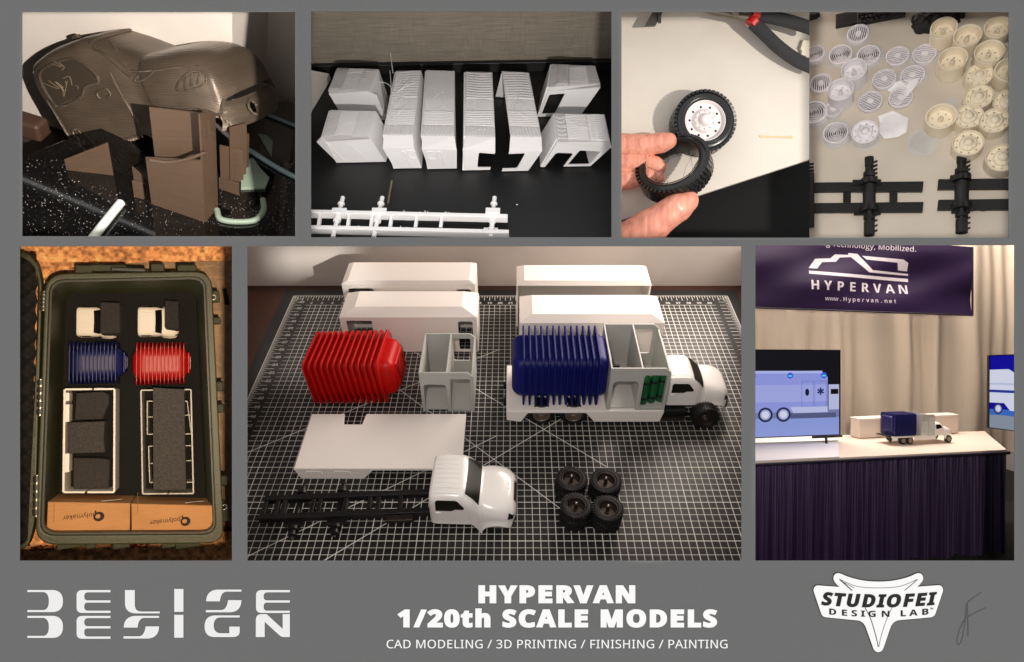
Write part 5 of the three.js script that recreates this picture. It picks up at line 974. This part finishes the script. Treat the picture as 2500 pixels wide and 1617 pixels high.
// ---------------------------------------------------------------- bay: parts packed in the green case
{
  const n = V(0.475, 0.09, 1), right = V(1, 0, -0.475), B = new Bay(312, 995, 1.82, n.clone().cross(right), right, [40, 590, 1.9495]), u = B.unit(530, 790), dc = 0.24, hc = -0.3;
  const W5 = (g) => within(g, -60, 594, 582, 1460), pts = (a, h) => a.map(([x, y]) => { const p = B.loc(x, y, h); return [p.x, -p.z]; });
  const carpetTex = tex(512, (a, b) => { const k = 0.45 + 0.8 * fbm(a, b, 40, 3) * (0.8 + 0.4 * fbm(a, b, 6, 2)); return [1.05 * k, 0.75 * k, 0.5 * k]; }), pile = tex(256, (a, b) => fbm(a, b, 48, 2), false);
  struct('carpet', W5(B.geo(buv(box(1.6, 0.01, 1.8, 0, hc - 0.006, 0), 0.5))), mat(0xffffff, 0.95, { map: carpetTex, bumpMap: pile, bumpScale: 0.006 }));
  const stone = tex(512, (a, b) => { const c = fbm(a, b, 14, 4), r = Math.abs(fbm(a, b, 10, 2) - 0.5) < 0.03 ? 0.12 : 0, k = 0.62 + 0.3 * c + r + 0.15 * (hash(a * 512, b * 512) - 0.5); return [0.74 * k, 0.6 * k, 0.45 * k]; });
  solo('stone_board', W5(B.geo(buv(ext(shape(pts([[262, 128], [290, 108], [1100, 88], [1100, 1345], [880, 1330], [880, 128]], hc + 0.016)), 0.014, 0.001, 1).rotateX(-Math.PI / 2).translate(0, hc, 0), 0.4))), mat(0xffffff, 0.6, { map: stone }), 'beige speckled board lying on the carpet under the green case', 'board');
  // red stains in the pile
  { const t = thing('yarn_tuft', 'dark red yarn tufts along the carpet below the green case', 'yarn'); t.userData.kind = 'stuff'; const m = mat(0x6a1712, 0.95), gs = []; for (let i = 0; i < 190; i++) { const z = [[60, 290], [455, 630], [975, 1030]][i % 3], x = rr(...z), y = i % 3 === 0 ? 1462 - (x - 60) * 0.03 + rr(-10, 10) : i % 3 === 1 ? 1447 + rr(-8, 8) : 1368 + rr(-8, 8); const p = B.at(x, y, hc), q = B.at(x + rr(-14, 14), y + rr(-5, 5), hc + 0.006); gs.push(rod(p, q, 0.0022, 5)); } part(t, 'strands', W5(merge(gs)), m); }
  solo('rubber_strip', B.geo(ext(shape(pts([[978, 224], [998, 220], [1014, 298], [992, 301]], hc + 0.024)), 0.006, 0.001, 1).rotateX(-Math.PI / 2).translate(0, hc + 0.0165, 0)), mat(0x0c0c0b, 0.8), 'short black rubber strip lying on the beige board', 'strip');

  const green = mat(0x34361f, 0.5, { bumpMap: rep(fineNoise, 6), bumpScale: 0.0005 }), greenIn = mat(0x3f422b, 0.55), metal = mat(0x9a948a, 0.35, { metalness: 0.85 }), hingeM = mat(0x2a2a20, 0.5), foamTex = tex(256, (a, b) => { const h = hash(Math.floor(a * 256), Math.floor(b * 256)); return 0.62 + 0.35 * fbm(a, b, 32, 3) + (h > 0.985 ? 0.9 : 0); }), foamB = tex(256, (a, b) => fbm(a, b, 64, 2), false);
  const foam = (c) => mat(c, 0.95, { map: rep(foamTex, 1), bumpMap: rep(foamB, 1), bumpScale: 0.002 });
  const smoothPoly = (c, r) => { const o = [], N = c.length; for (let i = 0; i < N; i++) { const p = V2(...c[i]), a = V2(...c[(i + N - 1) % N]), b = V2(...c[(i + 1) % N]), s = p.clone().add(a.sub(p).setLength(r)), e = p.clone().add(b.sub(p).setLength(r)); for (let k = 0; k <= 6; k++) { const t = k / 6; o.push([(1 - t) ** 2 * s.x + 2 * t * (1 - t) * p.x + t * t * e.x, (1 - t) ** 2 * s.y + 2 * t * (1 - t) * p.y + t * t * e.y]); } } return o; };
  // -------- case
  const t = thing('equipment_case', 'open olive green hard case packed with model parts', 'case');
  const outer = smoothPoly(pts([[86, 1446], [990, 1438], [928, 140], [136, 152]], 0), 0.05), inner = smoothPoly(pts([[112, 1400], [948, 1394], [896, 166], [158, 182]], 0), 0.035), floor = smoothPoly(pts([[160, 1332], [905, 1330], [852, 245], [210, 252]], -dc), 0.03);
  part(t, 'rim', B.geo(ext(shape(outer, [inner]), 0.02, 0.004, 3).rotateX(-Math.PI / 2).translate(0, -0.024, 0)), green);
  const lip = smoothPoly(pts([[122, 1392], [940, 1386], [888, 176], [166, 192]], 0), 0.034); part(t, 'seal_groove', B.geo(ext(shape(inner.map(([x, y]) => [x, y]), [lip]), 0.008).rotateX(-Math.PI / 2).translate(0, -0.02, 0)), hingeM);
  const ring = (a, h) => a.map(([x, y]) => B.W(x, h, -y));
  const skirt = (a, ha, b, hb) => polys(ringFaces([ring(a, ha), ring(b, hb)]));
  // the four inner walls
  const q = inner.length / 4, wallPart = (k0, k1) => { const p = []; for (let i = k0; i < k1; i++) { const j = (i + 1) % inner.length; const a = [inner[i % inner.length], inner[j]].map(([x, y]) => B.W(x, -0.015, -y)), b = [floor[i % inner.length], floor[j]].map(([x, y]) => B.W(x, -dc, -y)); p.push(a[0], a[1], b[1], a[0], b[1], b[0]); } return polys(p); };
  for (let k = 0; k < 4; k++) part(t, 'inner_wall', wallPart(Math.round(k * q) + 3, Math.round((k + 1) * q) + 3), greenIn);
  part(t, 'outer_wall', skirt(outer.map(([x, y]) => [x * 0.985, y * 0.985]), -0.02, outer.map(([x, y]) => [x * 0.93, y * 0.93]), hc + 0.016), green);
  part(t, 'foam_lining', B.geo(buv(ext(shape(floor), 0.01).rotateX(-Math.PI / 2).translate(0, -dc, 0), 0.12)), foam(0x131211));
  const block = (name, x, y, w, h, hh = 0.02, m = green, par = t, h0 = -0.028) => { const p = B.loc(x, y, h0), o = part(par, name, rbox(w * u, hh, h * u, 0.004), m); B.put(o, p.x, h0, p.z, R(2)); return o; };
  for (const [x, y, w, h] of [[322, 134, 70, 40], [440, 128, 150, 34], [672, 126, 60, 40], [812, 128, 90, 34]]) block('latch', x, y, w, h);
  part(t, 'carry_handle', B.geo(rbox(150 * u, 0.014, 22 * u, 0.005, B.loc(533, 132).x, -0.006, B.loc(533, 132).z)), hingeM);
  for (const [x, y, h] of [[944, 262, 60], [950, 378, 36], [962, 690, 50], [966, 795, 44], [982, 1138, 50], [990, 1300, 70]]) block('latch', x, y, 44, h);
  for (const [x, y] of [[936, 266], [988, 1264]]) { const p = B.loc(x, y, -0.01); const o = part(t, 'lock_ring', new THREE.TorusGeometry(0.007, 0.002, 8, 20).rotateX(Math.PI / 2), metal); B.put(o, p.x, -0.008, p.z); }
  for (const [x, y, w] of [[262, 1438, 110], [354, 1440, 40], [500, 1440, 70], [724, 1438, 60], [816, 1438, 110]]) block('latch', x, y, w, 40);
  for (const [x, y0, y1] of [[131, 238, 330], [116, 655, 830], [97, 1112, 1310]]) { const hg = part(t, 'hinge', rod(B.at(x, y0, -0.006), B.at(x - 4, y1, -0.006), 0.006, 14), metal); for (let k = 0; k < 5; k++) { const a = B.at(x - 4 * k / 5, y0 + (y1 - y0) * (k + 0.1) / 5, -0.006), b = B.at(x - 4 * k / 5, y0 + (y1 - y0) * (k + 0.8) / 5, -0.006); part(hg, 'knuckle', rod(a, b, 0.0085, 14), hingeM); } }
  // -------- lid with egg-crate foam
  {
    const l = thing('case_lid', 'open lid of the green case lined with black egg-crate foam', 'case lid');
    part(l, 'rim', W5(B.geo(ext(shape(smoothPoly(pts([[-260, 1476], [56, 1470], [92, 1330], [126, 200], [100, 84], [10, 40], [-260, 30]], -0.02), 0.03), [smoothPoly(pts([[-240, 1452], [44, 1448], [76, 1326], [108, 206], [84, 104], [4, 66], [-240, 54]], -0.02), 0.03)]), 0.03, 0.004, 3).rotateX(-Math.PI / 2).translate(0, -0.044, 0))), green);
    const a = B.loc(-120, 60, -0.04), b = B.loc(78, 60, -0.04), z0 = B.loc(0, 60, -0.04).z, z1 = B.loc(0, 1450, -0.04).z, cell = 0.048;
    const gf = gridGeo(44, 200, (s, v) => { const y = z0 + (z1 - z0) * v, py = v, xr = B.loc(106 - 30 * v + 0, 60 + 1390 * v, -0.04).x - 0.002, x = a.x + (xr - a.x) * s; return B.W(x, -0.034 + 0.016 * Math.sin(x / cell * Math.PI * 2) * Math.sin(y / cell * Math.PI * 2), y); });
    part(l, 'egg_crate_foam', W5(gf), foam(0x1c1a19));
  }
  // -------- contents
  const onFloor = -dc + 0.012, whiteM = phys(0xe0d9cc, 0.5), blackG = phys(0x0a0a0a, 0.25), black = mat(0x0b0b0b, 0.6);
  [[272, 358, 300, 446, 'white model cab in the case above the blue tank'], [572, 658, 300, 444, 'white model cab in the case above the red tank']].forEach(([x0, x1, y0, y1, label], i) => {
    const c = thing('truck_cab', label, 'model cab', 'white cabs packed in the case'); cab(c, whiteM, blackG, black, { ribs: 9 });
    const p0 = B.loc(x0 - 2, (y0 + y1) / 2, -0.14), w = B.loc(x0, y1, -0.14).z - B.loc(x0, y0, -0.14).z, L = (B.loc(x1, y0, -0.14).x - p0.x) / 0.43; c.scale.set(L, L * 0.5, w / 0.62); B.put(c, p0.x, onFloor + L * 0.09, p0.z, 0);
  });
  const tk = (label, x0, x1, y0, y1, mm, md, door, f0, f1) => { const h = 0.11, top = onFloor + h, a = B.loc(x0, y0, top), b = B.loc(x1, y1, top), k = thing('finned_tank', label, 'tank', 'finned tanks packed in the case'), L = b.x - a.x, cx = (a.x + b.x) / 2; tank(k, L, h, b.z - a.z, 13, [B.loc(f0, y0, top).x - cx, B.loc(f1, y0, top).x - cx], mm, md, { door, round: 0.3 }); B.put(k, cx, onFloor, (a.z + b.z) / 2); };
  tk('blue finned tank packed in the green case', 240, 506, 476, 672, phys(0x0f1852, 0.45), phys(0x101a55, 0.4), 1, 252, 472);
  tk('red finned tank packed in the green case', 546, 818, 478, 676, phys(0xa8100a, 0.45), phys(0x8a0c06, 0.4), 1, 572, 796);
  const pad = (label, c, hh, h0, col = 0x4a4542) => solo('foam_block', B.geo(buv(ext(shape(pts(c, h0 + hh)), hh - 0.006, 0.003, 2).rotateX(-Math.PI / 2).translate(0, h0 + 0.003, 0), 0.1)), foam(col), label, 'foam block', 'loose foam blocks in the case');
  pad('dark foam block beside the cab above the blue tank', [[397, 438], [492, 436], [490, 292], [398, 287]], 0.12, onFloor, 0x3a3532); pad('dark foam block beside the cab above the red tank', [[706, 408], [774, 418], [770, 284], [706, 279]], 0.11, onFloor, 0x332e2b);
  pad('foam block farthest inside the white frame, below the blue tank', [[276, 850], [408, 846], [440, 770], [438, 728], [408, 714], [284, 722]], 0.07, onFloor, 0x413c39); pad('middle foam block lying across the white frame', [[246, 1010], [420, 1004], [414, 930], [420, 856], [246, 862]], 0.1, onFloor, 0x4f4945); pad('foam block in the white frame next to the cardboard boxes', [[270, 1178], [438, 1174], [444, 1040], [400, 1032], [270, 1030]], 0.06, onFloor, 0x443f3c);
  pad('long foam strip laid over the thin frame below the red tank', [[650, 1184], [808, 1185], [802, 940], [800, 702], [730, 700], [648, 694]], 0.115, onFloor, 0x56504b);
  // open frames on edge
  const fr = (label, name, c, th, hh, m, gaps) => { const k = thing(name, label, 'model part', 'body frames packed in the case'), top = onFloor + hh, P = c.map(([x, y]) => B.loc(x, y, top)); const seg = (a, b, par = k, nm = 'wall') => { const L = Math.hypot(b.x - a.x, b.z - a.z), o = part(par, nm, rbox(L, hh, th, th * 0.3), m); B.put(o, (a.x + b.x) / 2, top - hh / 2, (a.z + b.z) / 2, Math.atan2(a.z - b.z, b.x - a.x)); }; for (let i = 0; i < 4; i++) { const a = P[i], b = P[(i + 1) % 4]; if (gaps && i % 2 === 0) { seg(a, a.clone().lerp(b, gaps[0])); seg(a.clone().lerp(b, gaps[1]), b); } else seg(a, b); } return { k, seg, P, top }; };
  const f1 = fr('white body frame set on edge around three foam blocks', 'body_shell', [[228, 704], [466, 702], [464, 1194], [222, 1194]], 0.006, 0.1, whiteM, [0.54, 0.58]);
  for (const [y0, y1] of [[775, 860], [1010, 1100], [720, 760]]) { const a = B.loc(230, y0, -0.13), b = B.loc(228, y1, -0.13), o = part(f1.k, 'window_lip', rbox(0.014, 0.05, b.z - a.z, 0.002), whiteM); B.put(o, a.x + 0.004, -0.155, (a.z + b.z) / 2, 0); }
  const thin = mat(0xb7b2a8, 0.5), f2 = fr('thin grey body frame under the long foam strip', 'body_shell', [[592, 708], [830, 705], [842, 1200], [600, 1202]], 0.0045, 0.1, thin, [0.5, 0.52]);
  fr('small grey inner frame beside the long foam strip, near the red tank', 'inner_frame', [[622, 760], [812, 760], [832, 916], [622, 918]], 0.003, 0.075, thin); fr('small grey inner frame beside the long foam strip, near the boxes', 'inner_frame', [[628, 975], [834, 972], [842, 1146], [634, 1148]], 0.003, 0.075, thin);
  for (const [x0, x1, y] of [[622, 830, 836], [628, 838, 1058]]) { const a = B.loc(x0, y, -0.16), b = B.loc(x1, y, -0.16), o = part(f2.k, 'cross_bar', rbox(b.x - a.x, 0.02, 0.003, 0.001), thin); B.put(o, (a.x + b.x) / 2, -0.17, a.z); }
  // -------- cardboard boxes
  const card = tex(512, (a, b) => { const k = 0.88 + 0.1 * fbm(a, b, 6, 4) + 0.06 * (vnoise(a * 8, b * 256, 256) - 0.5) + 0.05 * (hash(a * 512, b * 512) - 0.5); return [0.76 * k, 0.54 * k, 0.33 * k]; }), cardM = mat(0xffffff, 0.85, { map: card }), ink = mat(0x2a1c12, 0.85);
  [['cardboard box printed with a word and logo, at the hinge side', [[142, 1384], [538, 1404], [541, 1246], [148, 1240]], [275, 392, 1313]], ['cardboard box printed with a word and logo, at the latch side', [[548, 1398], [946, 1400], [944, 1258], [546, 1248]], [682, 804, 1336]]].forEach(([label, c, [tx, lx, ty]]) => {
    const k = thing('cardboard_box', label, 'box', 'cardboard boxes in the case'), h = 0.15, top = onFloor + h;
    part(k, 'carton', B.geo(buv(ext(shape(pts(c, top)), h - 0.003, 0.0015, 1).rotateX(-Math.PI / 2).translate(0, onFloor + 0.0015, 0), 0.3)), cardM);
    part(k, 'flap_seam', B.geo(box(0.0012, 0.0006, 0.06, B.loc(c[3][0] + 30, 1300, top).x, top + 0.0012, B.loc(0, 1300, top).z)), mat(0x7a5836, 0.9));
    const side = B.loc(c[3][0] + 300, c[3][1], top); part(k, 'side_label', B.geo(box(0.05, 0.012, 0.0006, side.x, top - 0.03, side.z - 0.0012)), mat(0xd8cdbd, 0.7));
    const txt = new TextGeometry('polymaker', { font: fontSans, size: 0.0122, depth: 0.0005, curveSegments: 4 }); txt.computeBoundingBox(); txt.translate(-txt.boundingBox.max.x / 2, 0, 0); txt.rotateX(-Math.PI / 2).rotateY(Math.PI);
    const pc = B.loc(tx + 26, ty - 8, top); part(k, 'printed_word', B.geo(txt.translate(0, 0, -0.004), pc.x, top + 0.0012, pc.z), ink);
    const lg = new THREE.Shape(); lg.absarc(0, 0, 0.0132, 0, Math.PI * 2); const hl = new THREE.Path(); hl.absarc(-0.0022, 0.0008, 0.0062, 0, Math.PI * 2); lg.holes.push(hl); const pl = B.loc(lx, ty - 4, top);
    part(k, 'printed_logo', B.geo(merge([ext(lg, 0.0005, 0, 1, 24), box(0.004, 0.012, 0.0005, -0.008, 0.012, 0.0003)]).rotateX(-Math.PI / 2), pl.x, top + 0.0012, pl.z), ink);
  });
}

// ---------------------------------------------------------------- bay: the show booth
{
  const B = new Bay(2161, 1126, 2.2, V(0, (808.5 - 760) / F, -1), V(1, 0, 0), [1830, 590, 1.95]), W7 = (g) => within(g, 1832, 594, 2700, 1480);
  const UU = (x, y, zc) => U(...B.px(x, y), zc), u = B.unit(600, 1000);
  const cloth = (a, b, w) => tex(256, (s, t) => { const k = 0.97 + 0.05 * fbm(s, t, 8, 4) + 0.03 * (hash(s * 256, t * 256) - 0.5); return [a * k, b * k, w * k]; });
  // pleated backdrop
  const zw = 2.95, p0 = UU(-10, 20, zw), p1 = UU(1560, 20, zw), y1 = UU(0, -40, zw).y, y0 = UU(0, 1000, zw).y;
  const ph = []; for (let i = 0; i < 40; i++) ph.push(rr(0, 6.28));
  const curtain = thing('backdrop_curtain', 'cream pleated backdrop curtain behind the booth table', 'curtain');
  const fold = (x) => 0.017 * Math.sin(x * 36 + 2 * Math.sin(x * 7)) + 0.007 * Math.sin(x * 83 + ph[0] + Math.sin(x * 17) * 1.5);
  for (let k = 0; k < 3; k++) { const xa = p0.x + (p1.x - p0.x) * k / 3, xb = p0.x + (p1.x - p0.x) * (k + 1) / 3; part(curtain, 'drape', W7(gridGeo(160, 30, (s, v) => { const x = xa + (xb - xa) * s; return [x, y0 + (y1 - y0) * v, D - zw + fold(x) * (1 + 0.35 * Math.sin(v * 5 + x * 9)) + 0.004 * Math.sin(v * 11 + x * 23)]; })), mat(0xeadac6, 0.85, { bumpMap: rep(fineNoise, 4, 12), bumpScale: 0.0006 })); }
  // banner, printed
  {
    const cv = document.createElement('canvas'); cv.width = 1040; cv.height = 360; const x = cv.getContext('2d');
    x.fillStyle = '#2d1b41'; x.fillRect(0, 0, 1040, 360); x.fillStyle = '#e9e2ea'; x.textAlign = 'center'; x.font = '36px sans-serif'; x.fillText('Life Saving Technology, Mobilized.', 520, 46);
    x.font = 'bold 62px sans-serif'; try { x.letterSpacing = '8px'; } catch (e) { /* plain spacing */ } const hv = 'HYPERVAN'; [...hv].forEach((c, i) => x.fillText(c, 345 + i * 57.5, 262)); x.font = '27px sans-serif'; const wv = 'www.Hypervan.net'; [...wv].forEach((c, i) => x.fillText(c, 402 + i * 20.2, 312));
    x.beginPath(); x.moveTo(318, 172); x.lineTo(770, 183); x.lineTo(770, 200); x.lineTo(318, 187); x.fill();
    x.beginPath(); x.moveTo(318, 160); x.lineTo(350, 112); x.lineTo(420, 104); x.lineTo(440, 84); x.lineTo(500, 82); x.lineTo(500, 72); x.lineTo(540, 74); x.lineTo(606, 150); x.lineTo(770, 158); x.lineTo(770, 168); x.lineTo(590, 163); x.lineTo(512, 92); x.lineTo(462, 98); x.lineTo(444, 120); x.lineTo(382, 126); x.lineTo(356, 160); x.fill();
    x.beginPath(); x.moveTo(560, 82); x.lineTo(740, 88); x.lineTo(764, 104); x.lineTo(764, 146); x.lineTo(722, 144); x.lineTo(716, 106); x.lineTo(580, 100); x.fill();
    const m = new THREE.CanvasTexture(cv); m.colorSpace = THREE.SRGBColorSpace; m.anisotropy = 8;
    const A = UU(-60, 312, 2.86), Bq = UU(1060, 352, 2.86), C = UU(1060, 26, 2.86), Dq = UU(-60, -58, 2.86);
    const g = gridGeo(60, 24, (s, v) => { const q = A.clone().multiplyScalar((1 - s) * (1 - v)).addScaledVector(Bq, s * (1 - v)).addScaledVector(C, s * v).addScaledVector(Dq, (1 - s) * v); q.z += 0.016 * Math.sin(s * 5 + v * 2.4) * Math.sin(v * 3) + 0.012 * Math.sin((s * 1.4 - v) * 9) * (1 - v) * v * 2; return q; });
    const b = solo('banner', W7(g), phys(0xffffff, 0.38, { map: m, clearcoat: 0.15 }), 'dark purple banner with white logo reading HYPERVAN on the backdrop', 'banner');
    part(b, 'hem', W7(tube([A, A.clone().lerp(Bq, 0.5), Bq].map((q) => q.clone().add(V(0, 0, 0.004))), 0.004, 40, 6)), mat(0x170d22, 0.6)); part(b, 'hem', tube([Bq, C].map((q) => q.clone().add(V(0, 0, 0.003))), 0.004, 20, 6), mat(0x170d22, 0.6));
  }
  // table, cloths, skirt
  const poly = (a) => a.map(([x, y]) => { const p = B.loc(x, y); return [p.x, -p.z]; });
  const tb = thing('booth_table', 'long cream-topped booth table with a dark purple pleated skirt', 'table');
  part(tb, 'table_top', W7(B.geo(ext(shape(poly([[-80, 1052], [1226, 990], [1120, 902], [-80, 935]])), 0.01, 0.002, 2).rotateX(-Math.PI / 2).translate(0, -0.0125, 0))), mat(0xe6d3c3, 0.6));
  part(tb, 'white_cloth', W7(B.geo(ext(shape(poly([[-80, 1054], [428, 1030], [420, 915], [-80, 928]])), 0.003).rotateX(-Math.PI / 2).translate(0, 0.001, 0))), mat(0xe9e6ea, 0.7));
  const e0 = B.loc(-60, 1053), e1 = B.loc(1228, 993), e2 = B.loc(1136, 912), skirtTex = cloth(0.2, 0.135, 0.27), ht = 0.36;
  const path = (s) => s < 0.86 ? e0.clone().lerp(e1, s / 0.86) : e1.clone().lerp(e2, (s - 0.86) / 0.14);
  part(tb, 'skirt', W7(gridGeo(700, 40, (s, v) => { const p = path(s), f = (0.5 + v) * (0.007 * Math.sin(s * 260 + 2 * Math.sin(s * 31)) + 0.008 * Math.sin(s * 96 + 3 * Math.sin(s * 13)) + 0.004 * Math.sin(s * 510)), w = B.W(p.x, -0.012 - v * ht * (1 + 0.006 * Math.sin(s * 150)), p.z + (s < 0.86 ? f + 0.006 : 0)); if (s >= 0.86) w.x += f; return w; })), mat(0xffffff, 0.55, { map: rep(skirtTex, 6, 2) }));
  part(tb, 'skirt_band', W7(tube([0, 0.2, 0.43, 0.65, 0.86].map((s) => { const p = path(s); return B.W(p.x, -0.008, p.z + 0.01); }), 0.006, 60, 8)), mat(0x1d1228, 0.6));
  struct('floor', W7(B.geo(box(3, 0.01, 3, 0, -ht - 0.02, -0.4))), mat(0x141511, 0.9));
  // screens
  const frameM = mat(0x0a0a0c, 0.3);
  function screen(label, c, draw, cvw, cvh) {
    const t = thing('display_screen', label, 'screen', 'display screens in the booth'), P = c.map(([x, y, z]) => UU(x, y, z));
    part(t, 'housing', W7(mapPanel(shape(unitSq()), ...P, 0.02)), frameM);
    const cv = document.createElement('canvas'); cv.width = cvw; cv.height = cvh; draw(cv.getContext('2d'), cvw, cvh);
    const m = new THREE.CanvasTexture(cv); m.colorSpace = THREE.SRGBColorSpace;
    const k = (s, v) => P[0].clone().multiplyScalar((1 - s) * (1 - v)).addScaledVector(P[1], s * (1 - v)).addScaledVector(P[2], s * v).addScaledVector(P[3], (1 - s) * v), n = P[1].clone().sub(P[0]).cross(P[3].clone().sub(P[0])).normalize();
    part(t, 'screen_panel', W7(gridGeo(2, 2, (s, v) => k(0.012 + 0.976 * s, 0.012 + 0.976 * v).addScaledVector(n, 0.002))), mat(0x050505, 0.25, { emissive: 0xffffff, emissiveMap: m, emissiveIntensity: 0.8 }));
    return { t, P, n };
  }
  const wheelPic = (x, cx, cy, r) => { x.fillStyle = '#2c3050'; x.beginPath(); x.arc(cx, cy, r, 0, 7); x.fill(); x.fillStyle = '#aab4e6'; x.beginPath(); x.arc(cx, cy, r * 0.72, 0, 7); x.fill(); x.fillStyle = '#dfe4fa'; x.beginPath(); x.arc(cx, cy, r * 0.5, 0, 7); x.fill(); };
  const s1 = screen('large screen showing an ambulance truck, at the left of the booth', [[-330, 950, 2.42], [434, 922, 2.52], [434, 516, 2.52], [-330, 512, 2.42]], (x, w, h) => {
    x.fillStyle = '#15161c'; x.fillRect(0, 0, w, h); x.fillStyle = '#7d86b8'; x.fillRect(0, h * 0.7, w, h * 0.3); x.fillStyle = '#93a3e6'; x.fillRect(0, h * 0.79, w, h * 0.3);
    x.fillStyle = '#97a0ea'; x.beginPath(); x.moveTo(0, h * 0.235); x.lineTo(w * 0.88, h * 0.235); x.lineTo(w * 0.925, h * 0.31); x.lineTo(w * 0.925, h * 0.72); x.lineTo(0, h * 0.72); x.fill(); x.fillStyle = '#b9c2f7'; x.fillRect(0, h * 0.235, w * 0.89, h * 0.03); x.fillStyle = '#a9b0ee'; x.fillRect(0, h * 0.4, w * 0.92, h * 0.2);
    for (const k of [0.44, 0.68, 0.9]) { x.fillStyle = '#3f63e8'; x.beginPath(); x.arc(w * k, h * 0.29, 15, 0, 7); x.fill(); x.fillStyle = '#5fe0ff'; x.fillRect(w * k - 9, h * 0.285, 18, 8); }
    x.fillStyle = '#c2c8ee'; x.fillRect(w * 0.93, h * 0.4, w * 0.07, h * 0.3); x.fillStyle = '#111'; x.fillRect(w * 0.945, h * 0.455, w * 0.05, h * 0.06);
    x.strokeStyle = '#6f78c0'; x.lineWidth = 2; x.strokeRect(w * 0.755, h * 0.36, w * 0.075, h * 0.3); x.strokeRect(w * 0.84, h * 0.36, w * 0.075, h * 0.3); x.fillStyle = '#1c2038'; x.beginPath(); x.ellipse(w * 0.79, h * 0.49, 10, 18, 0, 0, 7); x.fill();
    x.save(); x.translate(w * 0.878, h * 0.48); x.fillStyle = '#27306e'; for (let i = 0; i < 3; i++) { x.rotate(Math.PI / 3); x.fillRect(-4, -18, 8, 36); } x.restore();
    x.fillStyle = '#c3caf2'; x.beginPath(); x.moveTo(w * 0.68, h * 0.66); x.lineTo(w * 0.925, h * 0.66); x.lineTo(w * 0.925, h * 0.73); x.lineTo(w * 0.7, h * 0.73); x.fill(); x.fillStyle = '#5a6088'; x.fillRect(w * 0.68, h * 0.735, w * 0.3, h * 0.06);
    wheelPic(x, w * 0.52, h * 0.745, 36); wheelPic(x, w * 0.636, h * 0.745, 36); x.fillStyle = '#dfe6ff'; x.font = '16px sans-serif';
  }, 768, 424);
  part(s1.t, 'stand_leg', merge([rod(UU(365, 925, 2.5), UU(368, 984, 2.46), 0.005, 8), rod(UU(300, 932, 2.5), UU(440, 926, 2.52), 0.005, 8)]), frameM);
  screen('smaller screen with a blue ambulance picture, cut off at the right', [[1138, 888, 2.66], [1500, 935, 2.58], [1500, 528, 2.58], [1140, 542, 2.66]], (x, w, h) => {
    x.fillStyle = '#1410a0'; x.fillRect(0, 0, w, h); x.fillStyle = '#3f6fc8'; x.fillRect(0, h * 0.74, w, h * 0.3); x.fillStyle = '#8d97a6'; x.fillRect(0, h * 0.82, w, h * 0.2);
    x.fillStyle = '#dfe3f6'; x.beginPath(); x.moveTo(w * 0.0, h * 0.19); x.lineTo(w * 0.26, h * 0.19); x.lineTo(w * 0.4, h * 0.27); x.lineTo(w, h * 0.3); x.lineTo(w, h * 0.75); x.lineTo(w * 0.28, h * 0.75); x.lineTo(w * 0.2, h * 0.65); x.lineTo(0, h * 0.65); x.fill(); x.fillStyle = '#2b3a9c'; x.fillRect(0, h * 0.47, w, h * 0.035); x.fillStyle = '#bcc4e6'; x.fillRect(0, h * 0.38, w, h * 0.02); wheelPic(x, w * 0.12, h * 0.73, 32);
  }, 512, 424);
  // long white box behind the model
  { const a = B.loc(527, 940), b = B.loc(1000, 915), t = thing('white_plinth', 'long low white box on the booth table behind the model truck', 'box'), h = B.hgt(a.x, a.z, 852), L = Math.hypot(b.x - a.x, b.z - a.z); part(t, 'box', rbox(L, h, 0.05, 0.004, L / 2, h / 2, -0.03), mat(0xe8d9cb, 0.65)); part(t, 'lid', rbox(L * 1.004, 0.006, 0.053, 0.002, L / 2, h + 0.002, -0.03), mat(0xefe3d8, 0.65)); B.put(t, a.x, 0.001, a.z, Math.atan2(a.z - b.z, b.x - a.x)); }
  // model truck
  {
    const a = B.loc(668, 968), b = B.loc(946, 956), L = Math.hypot(b.x - a.x, b.z - a.z), s = L / 0.55, t = thing('model_truck', 'small white model truck with a blue tank on the booth table', 'model truck');
    const wh = mat(0xefe9e2, 0.45), bk = mat(0x0c0c0d, 0.5), gl = phys(0x121212, 0.2), gr = mat(0xb9b8b2, 0.5), bl = phys(0x17175a, 0.4), st = mat(0x8d8379, 0.4, { metalness: 0.6 });
    const G = (n) => { const g = new THREE.Group(); g.name = n; t.add(g); return g; };
    part(t, 'deck', merge([rbox(0.42, 0.012, 0.16, 0.003, 0.2, 0.06, 0), rbox(0.2, 0.03, 0.006, 0.002, 0.3, 0.045, 0.078), rbox(0.05, 0.03, 0.006, 0.002, 0.02, 0.045, 0.078)]), wh);
    const tk = G('tank'); tank(tk, 0.25, 0.18, 0.16, 13, [-0.1, 0.095], bl, bl); tk.position.set(0.12, 0.067, 0);
    const md = G('module'); moduleBox(md, 0.13, 0.17, 0.16, 0.004, gr); md.position.set(0.325, 0.067, 0);
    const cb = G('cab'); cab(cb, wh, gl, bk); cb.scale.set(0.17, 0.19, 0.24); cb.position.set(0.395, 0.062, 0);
    for (const x of [0.1, 0.165, 0.528]) for (const z of [-1, 1]) { const w = G('wheel'); part(w, 'tyre', tyreGeo(0.03, 0.024, 0.62, 18), bk); part(w, 'hub', cyl(0.019, 0.017, 0.022, 18), st); w.position.set(x, 0.03, z * 0.068); w.rotation.x = z * Math.PI / 2; }
    part(t, 'rear_bumper', merge([rbox(0.012, 0.05, 0.014, 0.003, -0.02, 0.045, 0.07), rbox(0.03, 0.01, 0.14, 0.003, -0.016, 0.066, 0)]), bk);
    t.scale.set(s, s, s); B.put(t, a.x, 0.001, a.z - 0.06 * s, Math.atan2(a.z - b.z, b.x - a.x));
  }
}

scene.traverse((o) => { if (o.isMesh) { o.castShadow = true; o.receiveShadow = true; } });
renderer.render(scene, camera);
